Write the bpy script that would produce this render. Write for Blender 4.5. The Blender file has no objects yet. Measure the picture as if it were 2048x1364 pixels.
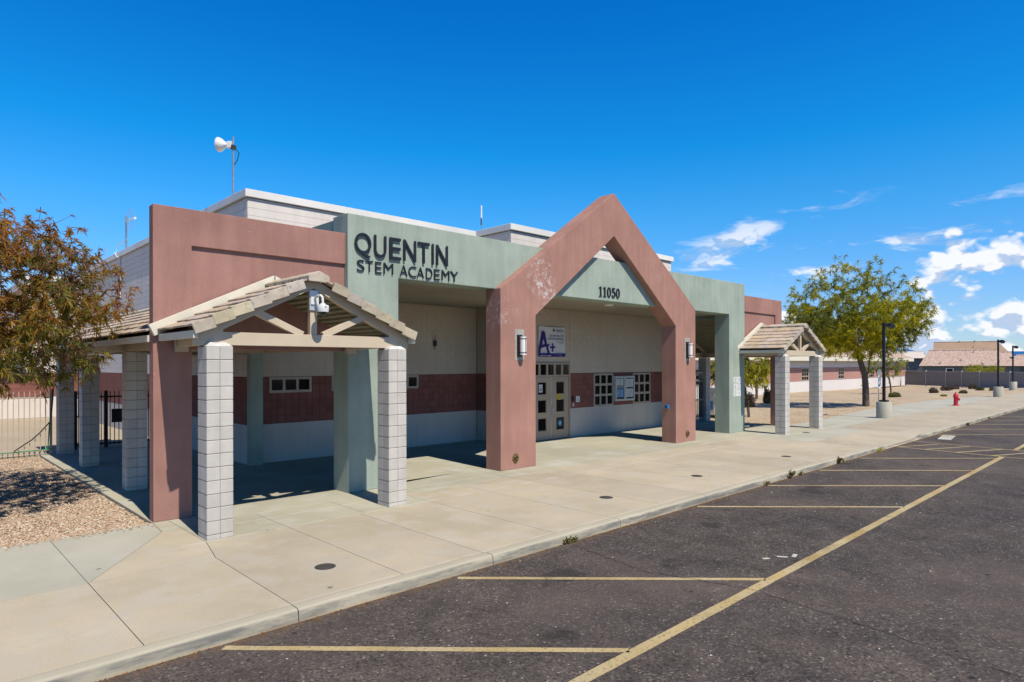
import bpy, bmesh, math, random
import numpy as np
from mathutils import Vector, Matrix

random.seed(7)
S = bpy.context.scene
COL = S.collection

# ------------------------------------------------------------------ camera
cam = bpy.data.cameras.new('camera')
camo = bpy.data.objects.new('camera', cam)
COL.objects.link(camo)
S.camera = camo
A = 0.80387
cam.sensor_width = 36.0
cam.lens = 1286.05 / 2048 * 36.0
cam.shift_y = 46.6 / 2048
cam.clip_start = 0.1
cam.clip_end = 3000
camo.matrix_world = (Matrix.Translation((0, 0, 2.634)) @ Matrix.Rotation(A - math.pi / 2, 4, 'Z')
                     @ Matrix.Rotation(math.pi / 2, 4, 'X') @ Matrix.Rotation(-0.002, 4, 'Z'))

# ------------------------------------------------------------------ sky and sun
SUN_EL = math.radians(54.8)
SUN_DX = 0.10
W = bpy.data.worlds.new('World')
S.world = W
W.use_nodes = True
nt = W.node_tree
nt.nodes.clear()


def N(t, tree=None, **kw):
    n = (tree or nt).nodes.new(t)
    for k, v in kw.items():
        setattr(n, k, v)
    return n


def sky_nodes():
    L = nt.links.new
    out = N('ShaderNodeOutputWorld')
    bg = N('ShaderNodeBackground')
    bg.inputs[1].default_value = 0.075
    W.cycles.sampling_method = 'MANUAL'
    W.cycles.sample_map_resolution = 512
    sky = N('ShaderNodeTexSky')
    sky.sky_type = 'NISHITA'
    sky.sun_disc = False
    sky.sun_elevation = SUN_EL
    sky.sun_rotation = math.pi + SUN_DX
    sky.altitude = 400
    sky.air_density = 1.0
    sky.dust_density = 0.0
    sky.ozone_density = 3.0
    tc0 = N('ShaderNodeTexCoord')
    ab = N('ShaderNodeVectorMath', operation='ABSOLUTE')
    L(tc0.outputs['Generated'], ab.inputs[0])
    sa, sb, cb = N('ShaderNodeSeparateXYZ'), N('ShaderNodeSeparateXYZ'), N('ShaderNodeCombineXYZ')
    L(tc0.outputs['Generated'], sa.inputs[0])
    L(ab.outputs[0], sb.inputs[0])
    L(sa.outputs[0], cb.inputs[0])
    L(sb.outputs[1], cb.inputs[1])
    L(sa.outputs[2], cb.inputs[2])
    L(cb.outputs[0], sky.inputs[0])
    # cumulus bank, in direction space, all round the horizon but thickest to the east (right)
    tc = N('ShaderNodeTexCoord')
    sep = N('ShaderNodeSeparateXYZ')
    L(tc.outputs['Generated'], sep.inputs[0])

    def math_(op, a, b=None, clamp=False):
        m = N('ShaderNodeMath', operation=op, use_clamp=clamp)
        for i, v in enumerate((a, b)):
            if v is None:
                continue
            if isinstance(v, (int, float)):
                m.inputs[i].default_value = v
            else:
                L(v, m.inputs[i])
        return m.outputs[0]

    def ramp(v, a, b):
        m = N('ShaderNodeMapRange', interpolation_type='SMOOTHSTEP')
        L(v, m.inputs[0])
        m.inputs[1].default_value = a
        m.inputs[2].default_value = b
        return m.outputs[0]

    def noise(off, scale, detail, zs, rough=0.55, dist=0.0):
        mp = N('ShaderNodeMapping')
        L(tc.outputs['Generated'], mp.inputs[0])
        mp.inputs['Location'].default_value = off
        mp.inputs['Scale'].default_value = (1, 1, zs)
        n = N('ShaderNodeTexNoise')
        n.inputs['Scale'].default_value = scale
        n.inputs['Detail'].default_value = detail
        n.inputs['Roughness'].default_value = rough
        n.inputs['Distortion'].default_value = dist
        L(mp.outputs[0], n.inputs['Vector'])
        return n.outputs[0]

    zc = sep.outputs[2]
    # deep desert blue: the clear sky graded by elevation only, the same all round
    rp = N('ShaderNodeValToRGB')
    el = rp.color_ramp.elements
    G_ = 2.7
    stops = ((0.0, (1.0, 1.20, 1.6)), (0.06, (0.95, 1.28, 1.8)), (0.12, (0.78, 1.40, 2.0)), (0.22, (0.38, 1.55, 2.25)), (0.31, (0.08, 1.52, 2.40)), (0.50, (0.02, 1.22, 2.50)), (0.64, (0.02, 0.74, 1.6)), (0.88, (0.02, 0.45, 1.0)))
    while len(el) < len(stops):
        el.new(0.5)
    for e, (p, c) in zip(el, stops):
        e.position = p
        e.color = (*[v / G_ for v in c], 1)
    L(zc, rp.inputs[0])
    sc = N('ShaderNodeVectorMath', operation='SCALE')
    L(rp.outputs[0], sc.inputs[0])
    sc.inputs['Scale'].default_value = G_
    tint = N('ShaderNodeVectorMath', operation='MULTIPLY')
    L(sky.outputs[0], tint.inputs[0])
    L(sc.outputs[0], tint.inputs[1])

    def billow(off, scale, zs):
        mp = N('ShaderNodeMapping')
        L(tc.outputs['Generated'], mp.inputs[0])
        mp.inputs['Location'].default_value = off
        mp.inputs['Scale'].default_value = (1, 1, zs)
        ns = N('ShaderNodeTexNoise')
        ns.inputs['Scale'].default_value = scale * 1.6
        ns.inputs['Detail'].default_value = 3
        L(mp.outputs[0], ns.inputs['Vector'])
        ad = N('ShaderNodeVectorMath', operation='MULTIPLY_ADD')
        L(ns.outputs['Color'], ad.inputs[0])
        ad.inputs[1].default_value = (0.035, 0.035, 0.035)
        L(mp.outputs[0], ad.inputs[2])
        v = N('ShaderNodeTexVoronoi', feature='F1')
        v.inputs['Scale'].default_value = scale
        v.inputs['Detail'].default_value = 3.0
        v.inputs['Roughness'].default_value = 0.6
        L(ad.outputs[0], v.inputs['Vector'])
        return math_('SUBTRACT', 1.0, v.outputs['Distance'])

    off = (2.12, 0.03, 0.74)
    big = noise((5.27, 0.62, 1.59), 6.5, 2.0, 3.0)
    b1 = billow(off, 11.5, 1.7)
    b2 = billow((off[0], off[1], off[2] + 0.022), 11.5, 1.7)
    east = ramp(sep.outputs[0], 0.84, 0.965)
    top = math_('ADD', 0.055, math_('MULTIPLY', east, 0.13))
    low = math_('SUBTRACT', 1.0, math_('DIVIDE', zc, top))
    dens = math_('ADD', math_('MULTIPLY', big, 1.25), math_('MULTIPLY', b1, 0.62))
    dens = math_('ADD', dens, math_('MULTIPLY', math_('MAXIMUM', low, -1.0), 0.56))
    fz = noise((2.0, 0.7, 1.1), 45.0, 6.0, 1.6, 0.6)
    dens = math_('ADD', dens, math_('MULTIPLY', east, 0.14))
    dens = math_('ADD', dens, math_('MULTIPLY', math_('SUBTRACT', fz, 0.5), 0.22))
    mask = ramp(dens, 0.95, 1.13)
    mask = math_('MULTIPLY', mask, ramp(zc, -0.03, 0.012))
    mask = math_('MULTIPLY', mask, ramp(sep.outputs[0], 0.845, 0.915))
    # thin wisps a little higher
    w = noise((2.09, 2.09, 0.08), 8.0, 6.0, 4.5, 0.58, 0.5)
    wm = math_('MULTIPLY', ramp(w, 0.52, 0.68), math_('MULTIPLY', ramp(zc, 0.09, 0.13), math_('SUBTRACT', 1.0, ramp(zc, 0.17, 0.26))))
    wm = math_('MULTIPLY', math_('MULTIPLY', wm, ramp(sep.outputs[0], 0.82, 0.88)), 0.8)
    mask = math_('MAXIMUM', math_('MULTIPLY', mask, 0.96), wm)
    lit = ramp(math_('ADD', math_('SUBTRACT', b1, b2), math_('MULTIPLY', math_('SUBTRACT', fz, 0.5), 0.06)), -0.10, 0.05)
    cc = N('ShaderNodeMix', data_type='RGBA')
    cc.inputs[6].default_value = (6.6, 8.2, 10.9, 1)
    cc.inputs[7].default_value = (12.7, 12.9, 13.3, 1)
    L(lit, cc.inputs[0])
    mx = N('ShaderNodeMix', data_type='RGBA')
    L(mask, mx.inputs[0])
    L(tint.outputs[0], mx.inputs[6])
    L(cc.outputs[2], mx.inputs[7])
    L(mx.outputs[2], bg.inputs[0])
    L(bg.outputs[0], out.inputs[0])


sky_nodes()

sun = bpy.data.lights.new('sun', 'SUN')
sun.energy = 5.0
sun.angle = math.radians(0.53)
sun.color = (1.0, 0.93, 0.80)
suno = bpy.data.objects.new('sun', sun)
COL.objects.link(suno)
suno.location = (-5, -60, 90)
_h = math.hypot(SUN_DX, 1.0)
suno.rotation_euler = Vector((SUN_DX / _h * math.cos(SUN_EL), 1 / _h * math.cos(SUN_EL), -math.sin(SUN_EL))).to_track_quat('-Z', 'Y').to_euler()

S.view_settings.view_transform = 'Standard'
S.view_settings.look = 'None'
S.view_settings.exposure = 0.04
S.view_settings.gamma = 1.0
S.view_settings.use_curve_mapping = False
S.cycles.max_bounces = 6
S.cycles.diffuse_bounces = 1
S.cycles.transparent_max_bounces = 8

# ------------------------------------------------------------------ materials
MATS = {}


def M(name, c1, c2=None, scale=3.0, detail=4.0, rough=0.85, bump=0.0, bscale=80.0, streak=0.0, objrand=0.0,
      fine=0.0, fscale=60.0, spec=0.3, metal=0.0, blotch=None, bl=(0.6, 0.75), blscale=1.0, extra=None, hue=0.0):
    """procedural surface: two tones by noise, optional fine speckle, vertical streaks, blotches, bump"""
    m = bpy.data.materials.new(name)
    m.use_nodes = True
    t = m.node_tree
    p = t.nodes['Principled BSDF']
    p.inputs['Roughness'].default_value = rough
    p.inputs['Specular IOR Level'].default_value = spec
    p.inputs['Metallic'].default_value = metal
    L = t.links.new
    geo = t.nodes.new('ShaderNodeNewGeometry')
    pos = geo.outputs['Position']

    def noise(sc, de=4.0, vec=None, rg=0.55):
        n = t.nodes.new('ShaderNodeTexNoise')
        n.inputs['Scale'].default_value = sc
        n.inputs['Detail'].default_value = de
        n.inputs['Roughness'].default_value = rg
        L(vec or pos, n.inputs['Vector'])
        return n.outputs[0]

    def rng(v, a, b, c=0.0, d=1.0):
        r = t.nodes.new('ShaderNodeMapRange')
        L(v, r.inputs[0])
        for i, q in enumerate((a, b, c, d)):
            r.inputs[i + 1].default_value = q
        return r.outputs[0]

    def mix(f, a, b, mode='MIX'):
        x = t.nodes.new('ShaderNodeMix')
        x.data_type = 'RGBA'
        x.blend_type = mode
        for s, v in ((0, f), (6, a), (7, b)):
            if isinstance(v, (int, float)):
                x.inputs[s].default_value = v
            elif isinstance(v, tuple):
                x.inputs[s].default_value = (*v, 1) if len(v) == 3 else v
            else:
                L(v, x.inputs[s])
        return x.outputs[2]

    col = c1
    c2 = c2 or tuple(v * 0.86 for v in c1)
    col = mix(rng(noise(scale, detail), 0.35, 0.65), c1, c2)
    if streak:
        mp = t.nodes.new('ShaderNodeMapping')
        mp.inputs['Scale'].default_value = (5, 5, 0.45)
        L(pos, mp.inputs[0])
        v = rng(noise(1.0, 4.0, mp.outputs[0]), 0.3, 0.75, 1.0 + streak * 0.5, 1.0 - streak)
        g = t.nodes.new('ShaderNodeCombineColor')
        for i in range(3):
            L(v, g.inputs[i])
        col = mix(1.0, col, g.outputs[0], 'MULTIPLY')
    if blotch:
        col = mix(rng(noise(blscale, 5.0, None, 0.6), bl[0], bl[1]), col, blotch)
    if fine:
        v = rng(noise(fscale, 3.0, None, 0.7), 0.25, 0.75, 1 - fine, 1 + fine)
        g = t.nodes.new('ShaderNodeCombineColor')
        for i in range(3):
            L(v, g.inputs[i])
        col = mix(1.0, col, g.outputs[0], 'MULTIPLY')
    if objrand:
        oi = t.nodes.new('ShaderNodeObjectInfo')
        h = t.nodes.new('ShaderNodeHueSaturation')
        L(rng(oi.outputs['Random'], 0, 1, 1 - objrand, 1 + objrand), h.inputs['Value'])
        if hue:
            wn = t.nodes.new('ShaderNodeTexWhiteNoise')
            wn.noise_dimensions = '1D'
            L(oi.outputs['Random'], wn.inputs['W'])
            L(rng(wn.outputs[0], 0, 1, 0.5 - hue, 0.5 + hue), h.inputs['Hue'])
            L(rng(wn.outputs[0], 0, 1, 0.75, 1.25), h.inputs['Saturation'])
        L(col, h.inputs['Color'])
        col = h.outputs[0]
    if extra:
        col = extra(t, L, pos, noise, rng, mix, col)
    L(col, p.inputs['Base Color'])
    if bump:
        b = t.nodes.new('ShaderNodeBump')
        b.inputs['Strength'].default_value = bump
        b.inputs['Distance'].default_value = 0.01
        L(noise(bscale, 4.0, None, 0.65), b.inputs['Height'])
        L(b.outputs[0], p.inputs['Normal'])
    MATS[name] = m
    return m


def sph(t, L, pos, c, r):
    """soft mask round a point on the surface"""
    d = t.nodes.new('ShaderNodeVectorMath')
    d.operation = 'DISTANCE'
    L(pos, d.inputs[0])
    d.inputs[1].default_value = c
    m = t.nodes.new('ShaderNodeMapRange')
    L(d.outputs['Value'], m.inputs[0])
    m.inputs[1].default_value = r
    m.inputs[2].default_value = 0.0
    return m.outputs[0]


def mul(t, L, a, b, op='MULTIPLY'):
    m = t.nodes.new('ShaderNodeMath')
    m.operation = op
    m.use_clamp = True
    for i, v in enumerate((a, b)):
        if isinstance(v, (int, float)):
            m.inputs[i].default_value = v
        else:
            L(v, m.inputs[i])
    return m.outputs[0]


def portal_scuffs(t, L, pos, noise, rng, mix, col):
    n = noise(8.5, 9.0, None, 0.74)
    n2 = noise(4.0, 3.0, None, 0.6)
    for c, r, k in (((12.2, 11.59, 4.95), 0.62, 0.9), ((12.55, 11.59, 4.55), 0.5, 0.8), ((12.3, 11.59, 5.2), 0.4, 0.7),
                    ((10.98, 11.59, 4.0), 0.5, 0.45), ((17.72, 11.59, 5.5), 0.3, 0.55), ((10.785, 11.9, 3.9), 0.45, 0.6)):
        m = sph(t, L, pos, c, r)
        m = rng(m, 0.0, 0.55)
        w = mul(t, L, rng(n, 0.50, 0.60), m)
        w = mul(t, L, w, rng(n2, 0.38, 0.55))
        w = mul(t, L, w, k)
        col = mix(w, col, (0.62, 0.56, 0.55))
    return col


def red_scuffs(t, L, pos, noise, rng, mix, col):
    n = noise(16.0, 2.0, None, 0.5)
    n2 = noise(1.7, 2.0, None, 0.5)
    w = mul(t, L, rng(n, 0.74, 0.77), rng(n2, 0.5, 0.56))
    return mix(w, col, (0.6, 0.5, 0.4))


RED = (0.43, 0.232, 0.186)
RED2 = (0.37, 0.197, 0.157)
M('red_stucco', (0.405, 0.218, 0.182), (0.34, 0.182, 0.152), scale=1.3, detail=8, streak=0.12, bump=0.8, bscale=110, fine=0.11, fscale=55, rough=0.95, spec=0.15, extra=red_scuffs)
M('portal_stucco', RED, RED2, scale=1.3, detail=8, streak=0.12, bump=0.8, bscale=110, fine=0.11, fscale=55, rough=0.95, spec=0.15, extra=portal_scuffs)
M('green_stucco', (0.372, 0.435, 0.372), (0.315, 0.375, 0.318), scale=1.2, detail=8, streak=0.14, bump=0.8, bscale=110, fine=0.11, fscale=55, rough=0.95, spec=0.15,
  blotch=(0.42, 0.485, 0.41), bl=(0.55, 0.8), blscale=0.8)
M('green_block', (0.30, 0.38, 0.33), None, scale=2, bump=0.4, bscale=90, rough=0.95, spec=0.15)
M('pale_block', (0.58, 0.545, 0.50), (0.53, 0.50, 0.465), scale=4, fine=0.06, fscale=120, bump=0.7, bscale=120, objrand=0.06, rough=0.92, spec=0.2, streak=0.10, blotch=(0.50, 0.46, 0.42), bl=(0.58, 0.8), blscale=5)
M('mortar', (0.30, 0.235, 0.20), None, rough=0.95)
M('cap_mortar', (0.66, 0.64, 0.61), (0.52, 0.49, 0.46), scale=9, rough=0.95, bump=0.5)
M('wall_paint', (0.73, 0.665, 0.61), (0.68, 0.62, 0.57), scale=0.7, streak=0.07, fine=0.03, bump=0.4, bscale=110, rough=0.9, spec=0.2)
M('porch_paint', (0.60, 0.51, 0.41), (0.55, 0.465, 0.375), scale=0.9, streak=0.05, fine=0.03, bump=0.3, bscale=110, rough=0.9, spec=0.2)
M('base_paint', (0.58, 0.54, 0.49), (0.53, 0.495, 0.45), scale=0.8, streak=0.06, bump=0.3, bscale=110, rough=0.85, spec=0.25)
M('band_block', (0.26, 0.105, 0.085), (0.22, 0.088, 0.072), scale=3, objrand=0.08, bump=0.4, bscale=120, rough=0.9, spec=0.2)
M('band_mortar', (0.12, 0.055, 0.05), None, rough=0.95)
M('block_joint', (0.40, 0.37, 0.37), None, rough=0.95)
M('coping_metal', (0.82, 0.79, 0.745), None, scale=0.6, rough=0.55, spec=0.4)
M('soffit_paint', (0.36, 0.32, 0.255), None, scale=0.7, rough=0.9)
M('beam_paint', (0.60, 0.495, 0.365), (0.55, 0.455, 0.335), scale=2.5, rough=0.6, spec=0.35, bump=0.1, bscale=60)
M('cream_metal', (0.74, 0.69, 0.565), (0.68, 0.63, 0.52), scale=3, rough=0.5, spec=0.4)
M('deck_metal', (0.30, 0.27, 0.18), None, rough=0.6, spec=0.35)
M('roof_tile', (0.53, 0.425, 0.335), (0.44, 0.35, 0.275), scale=6, objrand=0.12, hue=0.012, fine=0.10, fscale=70, bump=0.9, bscale=70, rough=0.95, spec=0.15,
  blotch=(0.24, 0.20, 0.17), bl=(0.62, 0.8), blscale=9)
M('rake_tile', (0.53, 0.455, 0.36), (0.43, 0.37, 0.29), scale=7, objrand=0.15, hue=0.02, fine=0.14, fscale=60, bump=0.5, bscale=90, rough=0.95, spec=0.15,
  blotch=(0.25, 0.22, 0.19), bl=(0.58, 0.75), blscale=14)
M('door_paint', (0.46, 0.36, 0.265), None, scale=1.5, rough=0.5, spec=0.4)
M('frame_paint', (0.46, 0.39, 0.31), None, rough=0.5, spec=0.4)
M('glass', (0.006, 0.006, 0.007), (0.012, 0.012, 0.012), scale=1.4, rough=0.05, spec=0.22)
M('dark_glass', (0.02, 0.025, 0.03), None, rough=0.05, spec=0.6)
M('black_paint', (0.016, 0.016, 0.018), None, rough=0.45, spec=0.4)
M('letter_black', (0.014, 0.018, 0.028), None, rough=0.5, spec=0.35)
M('steel', (0.55, 0.56, 0.58), (0.42, 0.43, 0.45), scale=8, rough=0.35, metal=0.8)
M('alu', (0.66, 0.67, 0.68), None, rough=0.4, metal=0.3)
M('white_plastic', (0.80, 0.80, 0.80), None, rough=0.4, spec=0.4)
M('frosted', (0.86, 0.85, 0.83), None, rough=0.4)
M('bare_plaster', (0.40, 0.385, 0.35), (0.33, 0.31, 0.28), scale=9, rough=0.95)
M('brass', (0.35, 0.25, 0.10), (0.22, 0.15, 0.07), scale=20, rough=0.4, metal=0.7)
M('sheet_white', (0.78, 0.79, 0.80), None, rough=0.6)
M('print_dark', (0.08, 0.09, 0.12), None, rough=0.7)
M('print_grey', (0.30, 0.31, 0.33), None, rough=0.7)
M('banner_white', (0.72, 0.72, 0.73), (0.66, 0.66, 0.68), scale=2, rough=0.55)
M('purple', (0.050, 0.018, 0.20), None, rough=0.55)
M('navy', (0.02, 0.035, 0.11), None, rough=0.6)
M('logo_green', (0.15, 0.30, 0.10), None, rough=0.6)
M('poster_blue', (0.03, 0.16, 0.45), (0.10, 0.35, 0.6), scale=5, rough=0.5)
M('poster_pale', (0.55, 0.62, 0.62), None, scale=8, rough=0.5)
M('sticker_yellow', (0.75, 0.52, 0.02), None, rough=0.5)
M('sticker_blue', (0.03, 0.33, 0.60), None, rough=0.5)
M('box_blue', (0.02, 0.25, 0.60), None, rough=0.5)
M('red_dot', (0.5, 0.05, 0.03), None, rough=0.5)
M('hydrant_red', (0.62, 0.03, 0.05), (0.5, 0.025, 0.04), scale=6, rough=0.45, spec=0.4)
M('fence_beige', (0.52, 0.40, 0.31), None, rough=0.6)
M('fence_dark', (0.05, 0.045, 0.045), None, rough=0.6)
M('fence_grey', (0.34, 0.32, 0.335), None, scale=3, rough=0.8)
M('fence_brown', (0.36, 0.31, 0.27), None, scale=3, rough=0.8)
M('fence_post', (0.50, 0.46, 0.42), None, rough=0.7)
M('hose_green', (0.01, 0.25, 0.11), None, rough=0.5)
M('hose_black', (0.015, 0.015, 0.015), None, rough=0.6)
M('iron', (0.075, 0.07, 0.066), (0.05, 0.047, 0.045), scale=20, rough=0.7, spec=0.3)
M('wing_wall', (0.70, 0.66, 0.645), (0.66, 0.62, 0.61), scale=0.3, rough=0.9)
M('wing_band', (0.47, 0.25, 0.215), None, scale=0.5, rough=0.9)
M('house_wall', (0.13, 0.155, 0.17), None, rough=0.9)
M('house_wall_tan', (0.48, 0.35, 0.26), None, rough=0.9)
M('solar_blue', (0.015, 0.06, 0.22), None, rough=0.25, spec=0.5)
M('trunk_bark', (0.17, 0.135, 0.115), (0.09, 0.072, 0.062), scale=9, bump=0.9, bscale=30, rough=0.95, spec=0.1)
M('twig_bark', (0.27, 0.22, 0.18), (0.17, 0.13, 0.10), scale=4, rough=0.9, spec=0.1)
M('stain_dark', (0.05, 0.045, 0.043), None, rough=0.9)


def house_roof(t, L, pos, noise, rng, mix, col):
    # rows of barrel tiles: fine alternating light and dark marks
    w = noise(4.2, 2.0, None, 0.5)
    return mix(rng(w, 0.45, 0.57, 0, 0.9), col, (0.37, 0.24, 0.185))


M('house_roof', (0.58, 0.44, 0.37), (0.52, 0.39, 0.32), scale=0.6, rough=0.95, extra=house_roof)
M('house_roof_far', (0.40, 0.27, 0.185), None, scale=0.4, rough=0.95)
M('house_roof_pale', (0.66, 0.58, 0.52), None, scale=2.0, rough=0.95)


def walk_marks(t, L, pos, noise, rng, mix, col):
    """efflorescence along the joints and small dark gum spots, as wear on the slab"""
    sp = t.nodes.new('ShaderNodeSeparateXYZ')
    L(pos, sp.inputs[0])
    wob = noise(2.2, 4.0)
    for y, wd, k in ((10.06, 0.05, 0.75), (11.36, 0.04, 0.55), (10.88, 0.05, 0.5), (6.80, 0.05, 0.35)):
        d = mul(t, L, sp.outputs[1], y, 'SUBTRACT')
        ab = t.nodes.new('ShaderNodeMath')
        ab.operation = 'SUBTRACT'
        L(sp.outputs[1], ab.inputs[0])
        ab.inputs[1].default_value = y
        a2 = t.nodes.new('ShaderNodeMath')
        a2.operation = 'ABSOLUTE'
        L(ab.outputs[0], a2.inputs[0])
        m = rng(a2.outputs[0], wd, 0.0)
        m = mul(t, L, m, rng(wob, 0.35, 0.6))
        m = mul(t, L, m, k)
        m = mul(t, L, m, rng(sp.outputs[0], 3.0, 3.2))
        col = mix(m, col, (0.64, 0.60, 0.52))
    g = noise(5.5, 1.0, None, 0.4)
    g2 = noise(0.9, 1.0)
    gum = mul(t, L, rng(g, 0.775, 0.79), rng(g2, 0.45, 0.55))
    col = mix(mul(t, L, gum, 0.7), col, (0.12, 0.10, 0.09))
    st = noise(1.9, 8.0, None, 0.68)
    col = mix(rng(st, 0.58, 0.76, 0, 0.35), col, (0.30, 0.255, 0.19))
    sc = noise(0.75, 9.0, None, 0.72)
    col = mix(rng(sc, 0.56, 0.70, 0, 0.30), col, (0.60, 0.55, 0.45))
    sm = noise(21.0, 1.0, None, 0.3)
    col = mix(mul(t, L, mul(t, L, rng(sm, 0.80, 0.82), rng(g2, 0.5, 0.6)), 0.75), col, (0.10, 0.08, 0.07))
    return col


M('concrete_tan', (0.495, 0.425, 0.315), (0.395, 0.34, 0.25), scale=0.5, detail=9, fine=0.10, fscale=45, objrand=0.05, bump=0.12, bscale=120, rough=0.85, spec=0.25,
  blotch=(0.45, 0.40, 0.32), bl=(0.48, 0.62), blscale=1.6, extra=walk_marks)
M('concrete_pale', (0.46, 0.44, 0.37), (0.39, 0.375, 0.305), scale=0.6, detail=9, fine=0.09, fscale=50, objrand=0.03, bump=0.12, bscale=120, rough=0.85, spec=0.25,
  extra=walk_marks)
M('concrete_porch', (0.45, 0.42, 0.315), (0.37, 0.35, 0.265), scale=0.5, detail=9, fine=0.09, fscale=50, objrand=0.03, bump=0.12, bscale=120, rough=0.8, spec=0.3,
  blotch=(0.48, 0.47, 0.41), bl=(0.5, 0.7), blscale=0.9, extra=walk_marks)
M('concrete_joint', (0.24, 0.175, 0.125), None, rough=0.95)


def kerb_marks(t, L, pos, noise, rng, mix, col):
    mp = t.nodes.new('ShaderNodeMapping')
    mp.inputs['Scale'].default_value = (1.1, 3.0, 7.0)
    L(pos, mp.inputs[0])
    n = noise(1.0, 6.0, mp.outputs[0], 0.68)
    sp = t.nodes.new('ShaderNodeSeparateXYZ')
    L(pos, sp.inputs[0])
    top = rng(sp.outputs[2], -0.012, -0.03)
    foot = rng(sp.outputs[2], -0.105, -0.14)
    col = mix(mul(t, L, mul(t, L, rng(n, 0.40, 0.58), top), 0.82), col, (0.14, 0.14, 0.135))
    return mix(mul(t, L, foot, 0.6), col, (0.46, 0.34, 0.20))


M('kerb_concrete', (0.45, 0.405, 0.315), (0.39, 0.355, 0.275), scale=0.8, fine=0.06, fscale=60, objrand=0.02, bump=0.15, bscale=120, rough=0.88, spec=0.25, extra=kerb_marks)


def asphalt_extra(t, L, pos, noise, rng, mix, col):
    v = t.nodes.new('ShaderNodeTexVoronoi')
    v.inputs['Scale'].default_value = 46
    L(pos, v.inputs['Vector'])
    sp = t.nodes.new('ShaderNodeSeparateColor')
    L(v.outputs['Color'], sp.inputs[0])
    col = mix(rng(sp.outputs[0], 0.66, 0.97, 0, 0.65), col, (0.20, 0.16, 0.13))
    col = mix(rng(sp.outputs[1], 0.6, 0.95, 0, 0.7), col, (0.022, 0.02, 0.022))
    col = mix(rng(sp.outputs[2], 0.978, 0.995, 0, 0.8), col, (0.36, 0.32, 0.27))
    md = noise(2.3, 10.0, None, 0.72)
    g_ = t.nodes.new('ShaderNodeCombineColor')
    mv = rng(md, 0.30, 0.70, 0.62, 1.34)
    for i in range(3):
        L(mv, g_.inputs[i])
    col = mix(1.0, col, g_.outputs[0], 'MULTIPLY')
    wn = noise(0.16, 5.0, None, 0.6)
    col = mix(rng(wn, 0.47, 0.62, 0, 0.5), col, (0.145, 0.112, 0.095))
    sp2 = noise(6.5, 3.0, None, 0.5)
    col = mix(mul(t, L, rng(sp2, 0.66, 0.72), rng(noise(0.5, 2.0), 0.5, 0.6)), col, (0.028, 0.025, 0.025))
    # oil drips of the parking stalls
    o = noise(1.15, 3.0, None, 0.5)
    sy = t.nodes.new('ShaderNodeSeparateXYZ')
    L(pos, sy.inputs[0])
    stall = mul(t, L, rng(sy.outputs[1], 3.6, 4.1), rng(sy.outputs[1], 6.5, 5.9))
    col = mix(mul(t, L, mul(t, L, rng(o, 0.64, 0.70), stall), 0.6), col, (0.02, 0.017, 0.017))
    edge = rng(sy.outputs[1], 6.38, 6.60)
    col = mix(mul(t, L, mul(t, L, edge, rng(noise(9.0, 4.0), 0.42, 0.6)), 0.8), col, (0.16, 0.085, 0.035))
    return col


M('asphalt', (0.108, 0.086, 0.074), (0.062, 0.053, 0.050), scale=0.36, detail=8, rough=0.9, spec=0.25, bump=0.9, bscale=95,
  fine=0.38, fscale=48, blotch=(0.046, 0.041, 0.043), bl=(0.48, 0.70), blscale=0.30, extra=asphalt_extra)


def line_wear(t, L, pos, noise, rng, mix, col):
    n = noise(22.0, 5.0, None, 0.7)
    n2 = noise(1.1, 4.0, None, 0.6)
    col = mix(rng(n2, 0.35, 0.7), col, (0.50, 0.42, 0.26))
    col = mix(mul(t, L, rng(noise(0.55, 5.0, None, 0.7), 0.56, 0.66), 0.7), col, (0.20, 0.15, 0.06))
    return mix(mul(t, L, rng(n, 0.52, 0.66), 0.75), col, (0.14, 0.11, 0.08))


M('line_paint', (0.49, 0.355, 0.155), (0.36, 0.26, 0.10), scale=0.9, detail=6, rough=0.85, fine=0.2, fscale=90, bump=0.5, bscale=95, extra=line_wear)
M('white_mark', (0.55, 0.54, 0.52), None, scale=9, rough=0.9, extra=line_wear)


def gravel_extra(t, L, pos, noise, rng, mix, col):
    v = t.nodes.new('ShaderNodeTexVoronoi')
    v.inputs['Scale'].default_value = 26
    L(pos, v.inputs['Vector'])
    sp = t.nodes.new('ShaderNodeSeparateColor')
    L(v.outputs['Color'], sp.inputs[0])
    col = mix(rng(sp.outputs[0], 0.1, 0.9, 0, 0.85), col, (0.40, 0.27, 0.17))
    col = mix(rng(sp.outputs[1], 0.55, 1, 0, 0.9), col, (0.62, 0.53, 0.42))
    return mix(rng(v.outputs['Distance'], 0.35, 0.75, 0, 0.8), col, (0.20, 0.14, 0.095))


M('gravel', (0.50, 0.385, 0.27), (0.44, 0.33, 0.225), scale=0.5, rough=0.95, bump=1.0, bscale=45, extra=gravel_extra)
M('yard_gravel', (0.50, 0.39, 0.27), (0.42, 0.325, 0.215), scale=0.28, detail=8, rough=0.95, bump=1.0, bscale=14, fine=0.28, fscale=9,
  blotch=(0.36, 0.27, 0.17), bl=(0.5, 0.75), blscale=0.8)
M('court_concrete', (0.44, 0.37, 0.27), None, scale=0.4, rough=0.9)
M('far_ground', (0.42, 0.34, 0.25), None, scale=0.1, rough=0.95)


def pebble_mat(name, c):
    return M(name, c, tuple(v * 0.8 for v in c), scale=60, rough=0.9, spec=0.2)


PEB = [pebble_mat('pebble_%s' % n, c) for n, c in (('tan', (0.50, 0.37, 0.25)), ('pink', (0.52, 0.34, 0.25)), ('pale', (0.64, 0.55, 0.44)), ('brown', (0.33, 0.22, 0.15)))]


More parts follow.
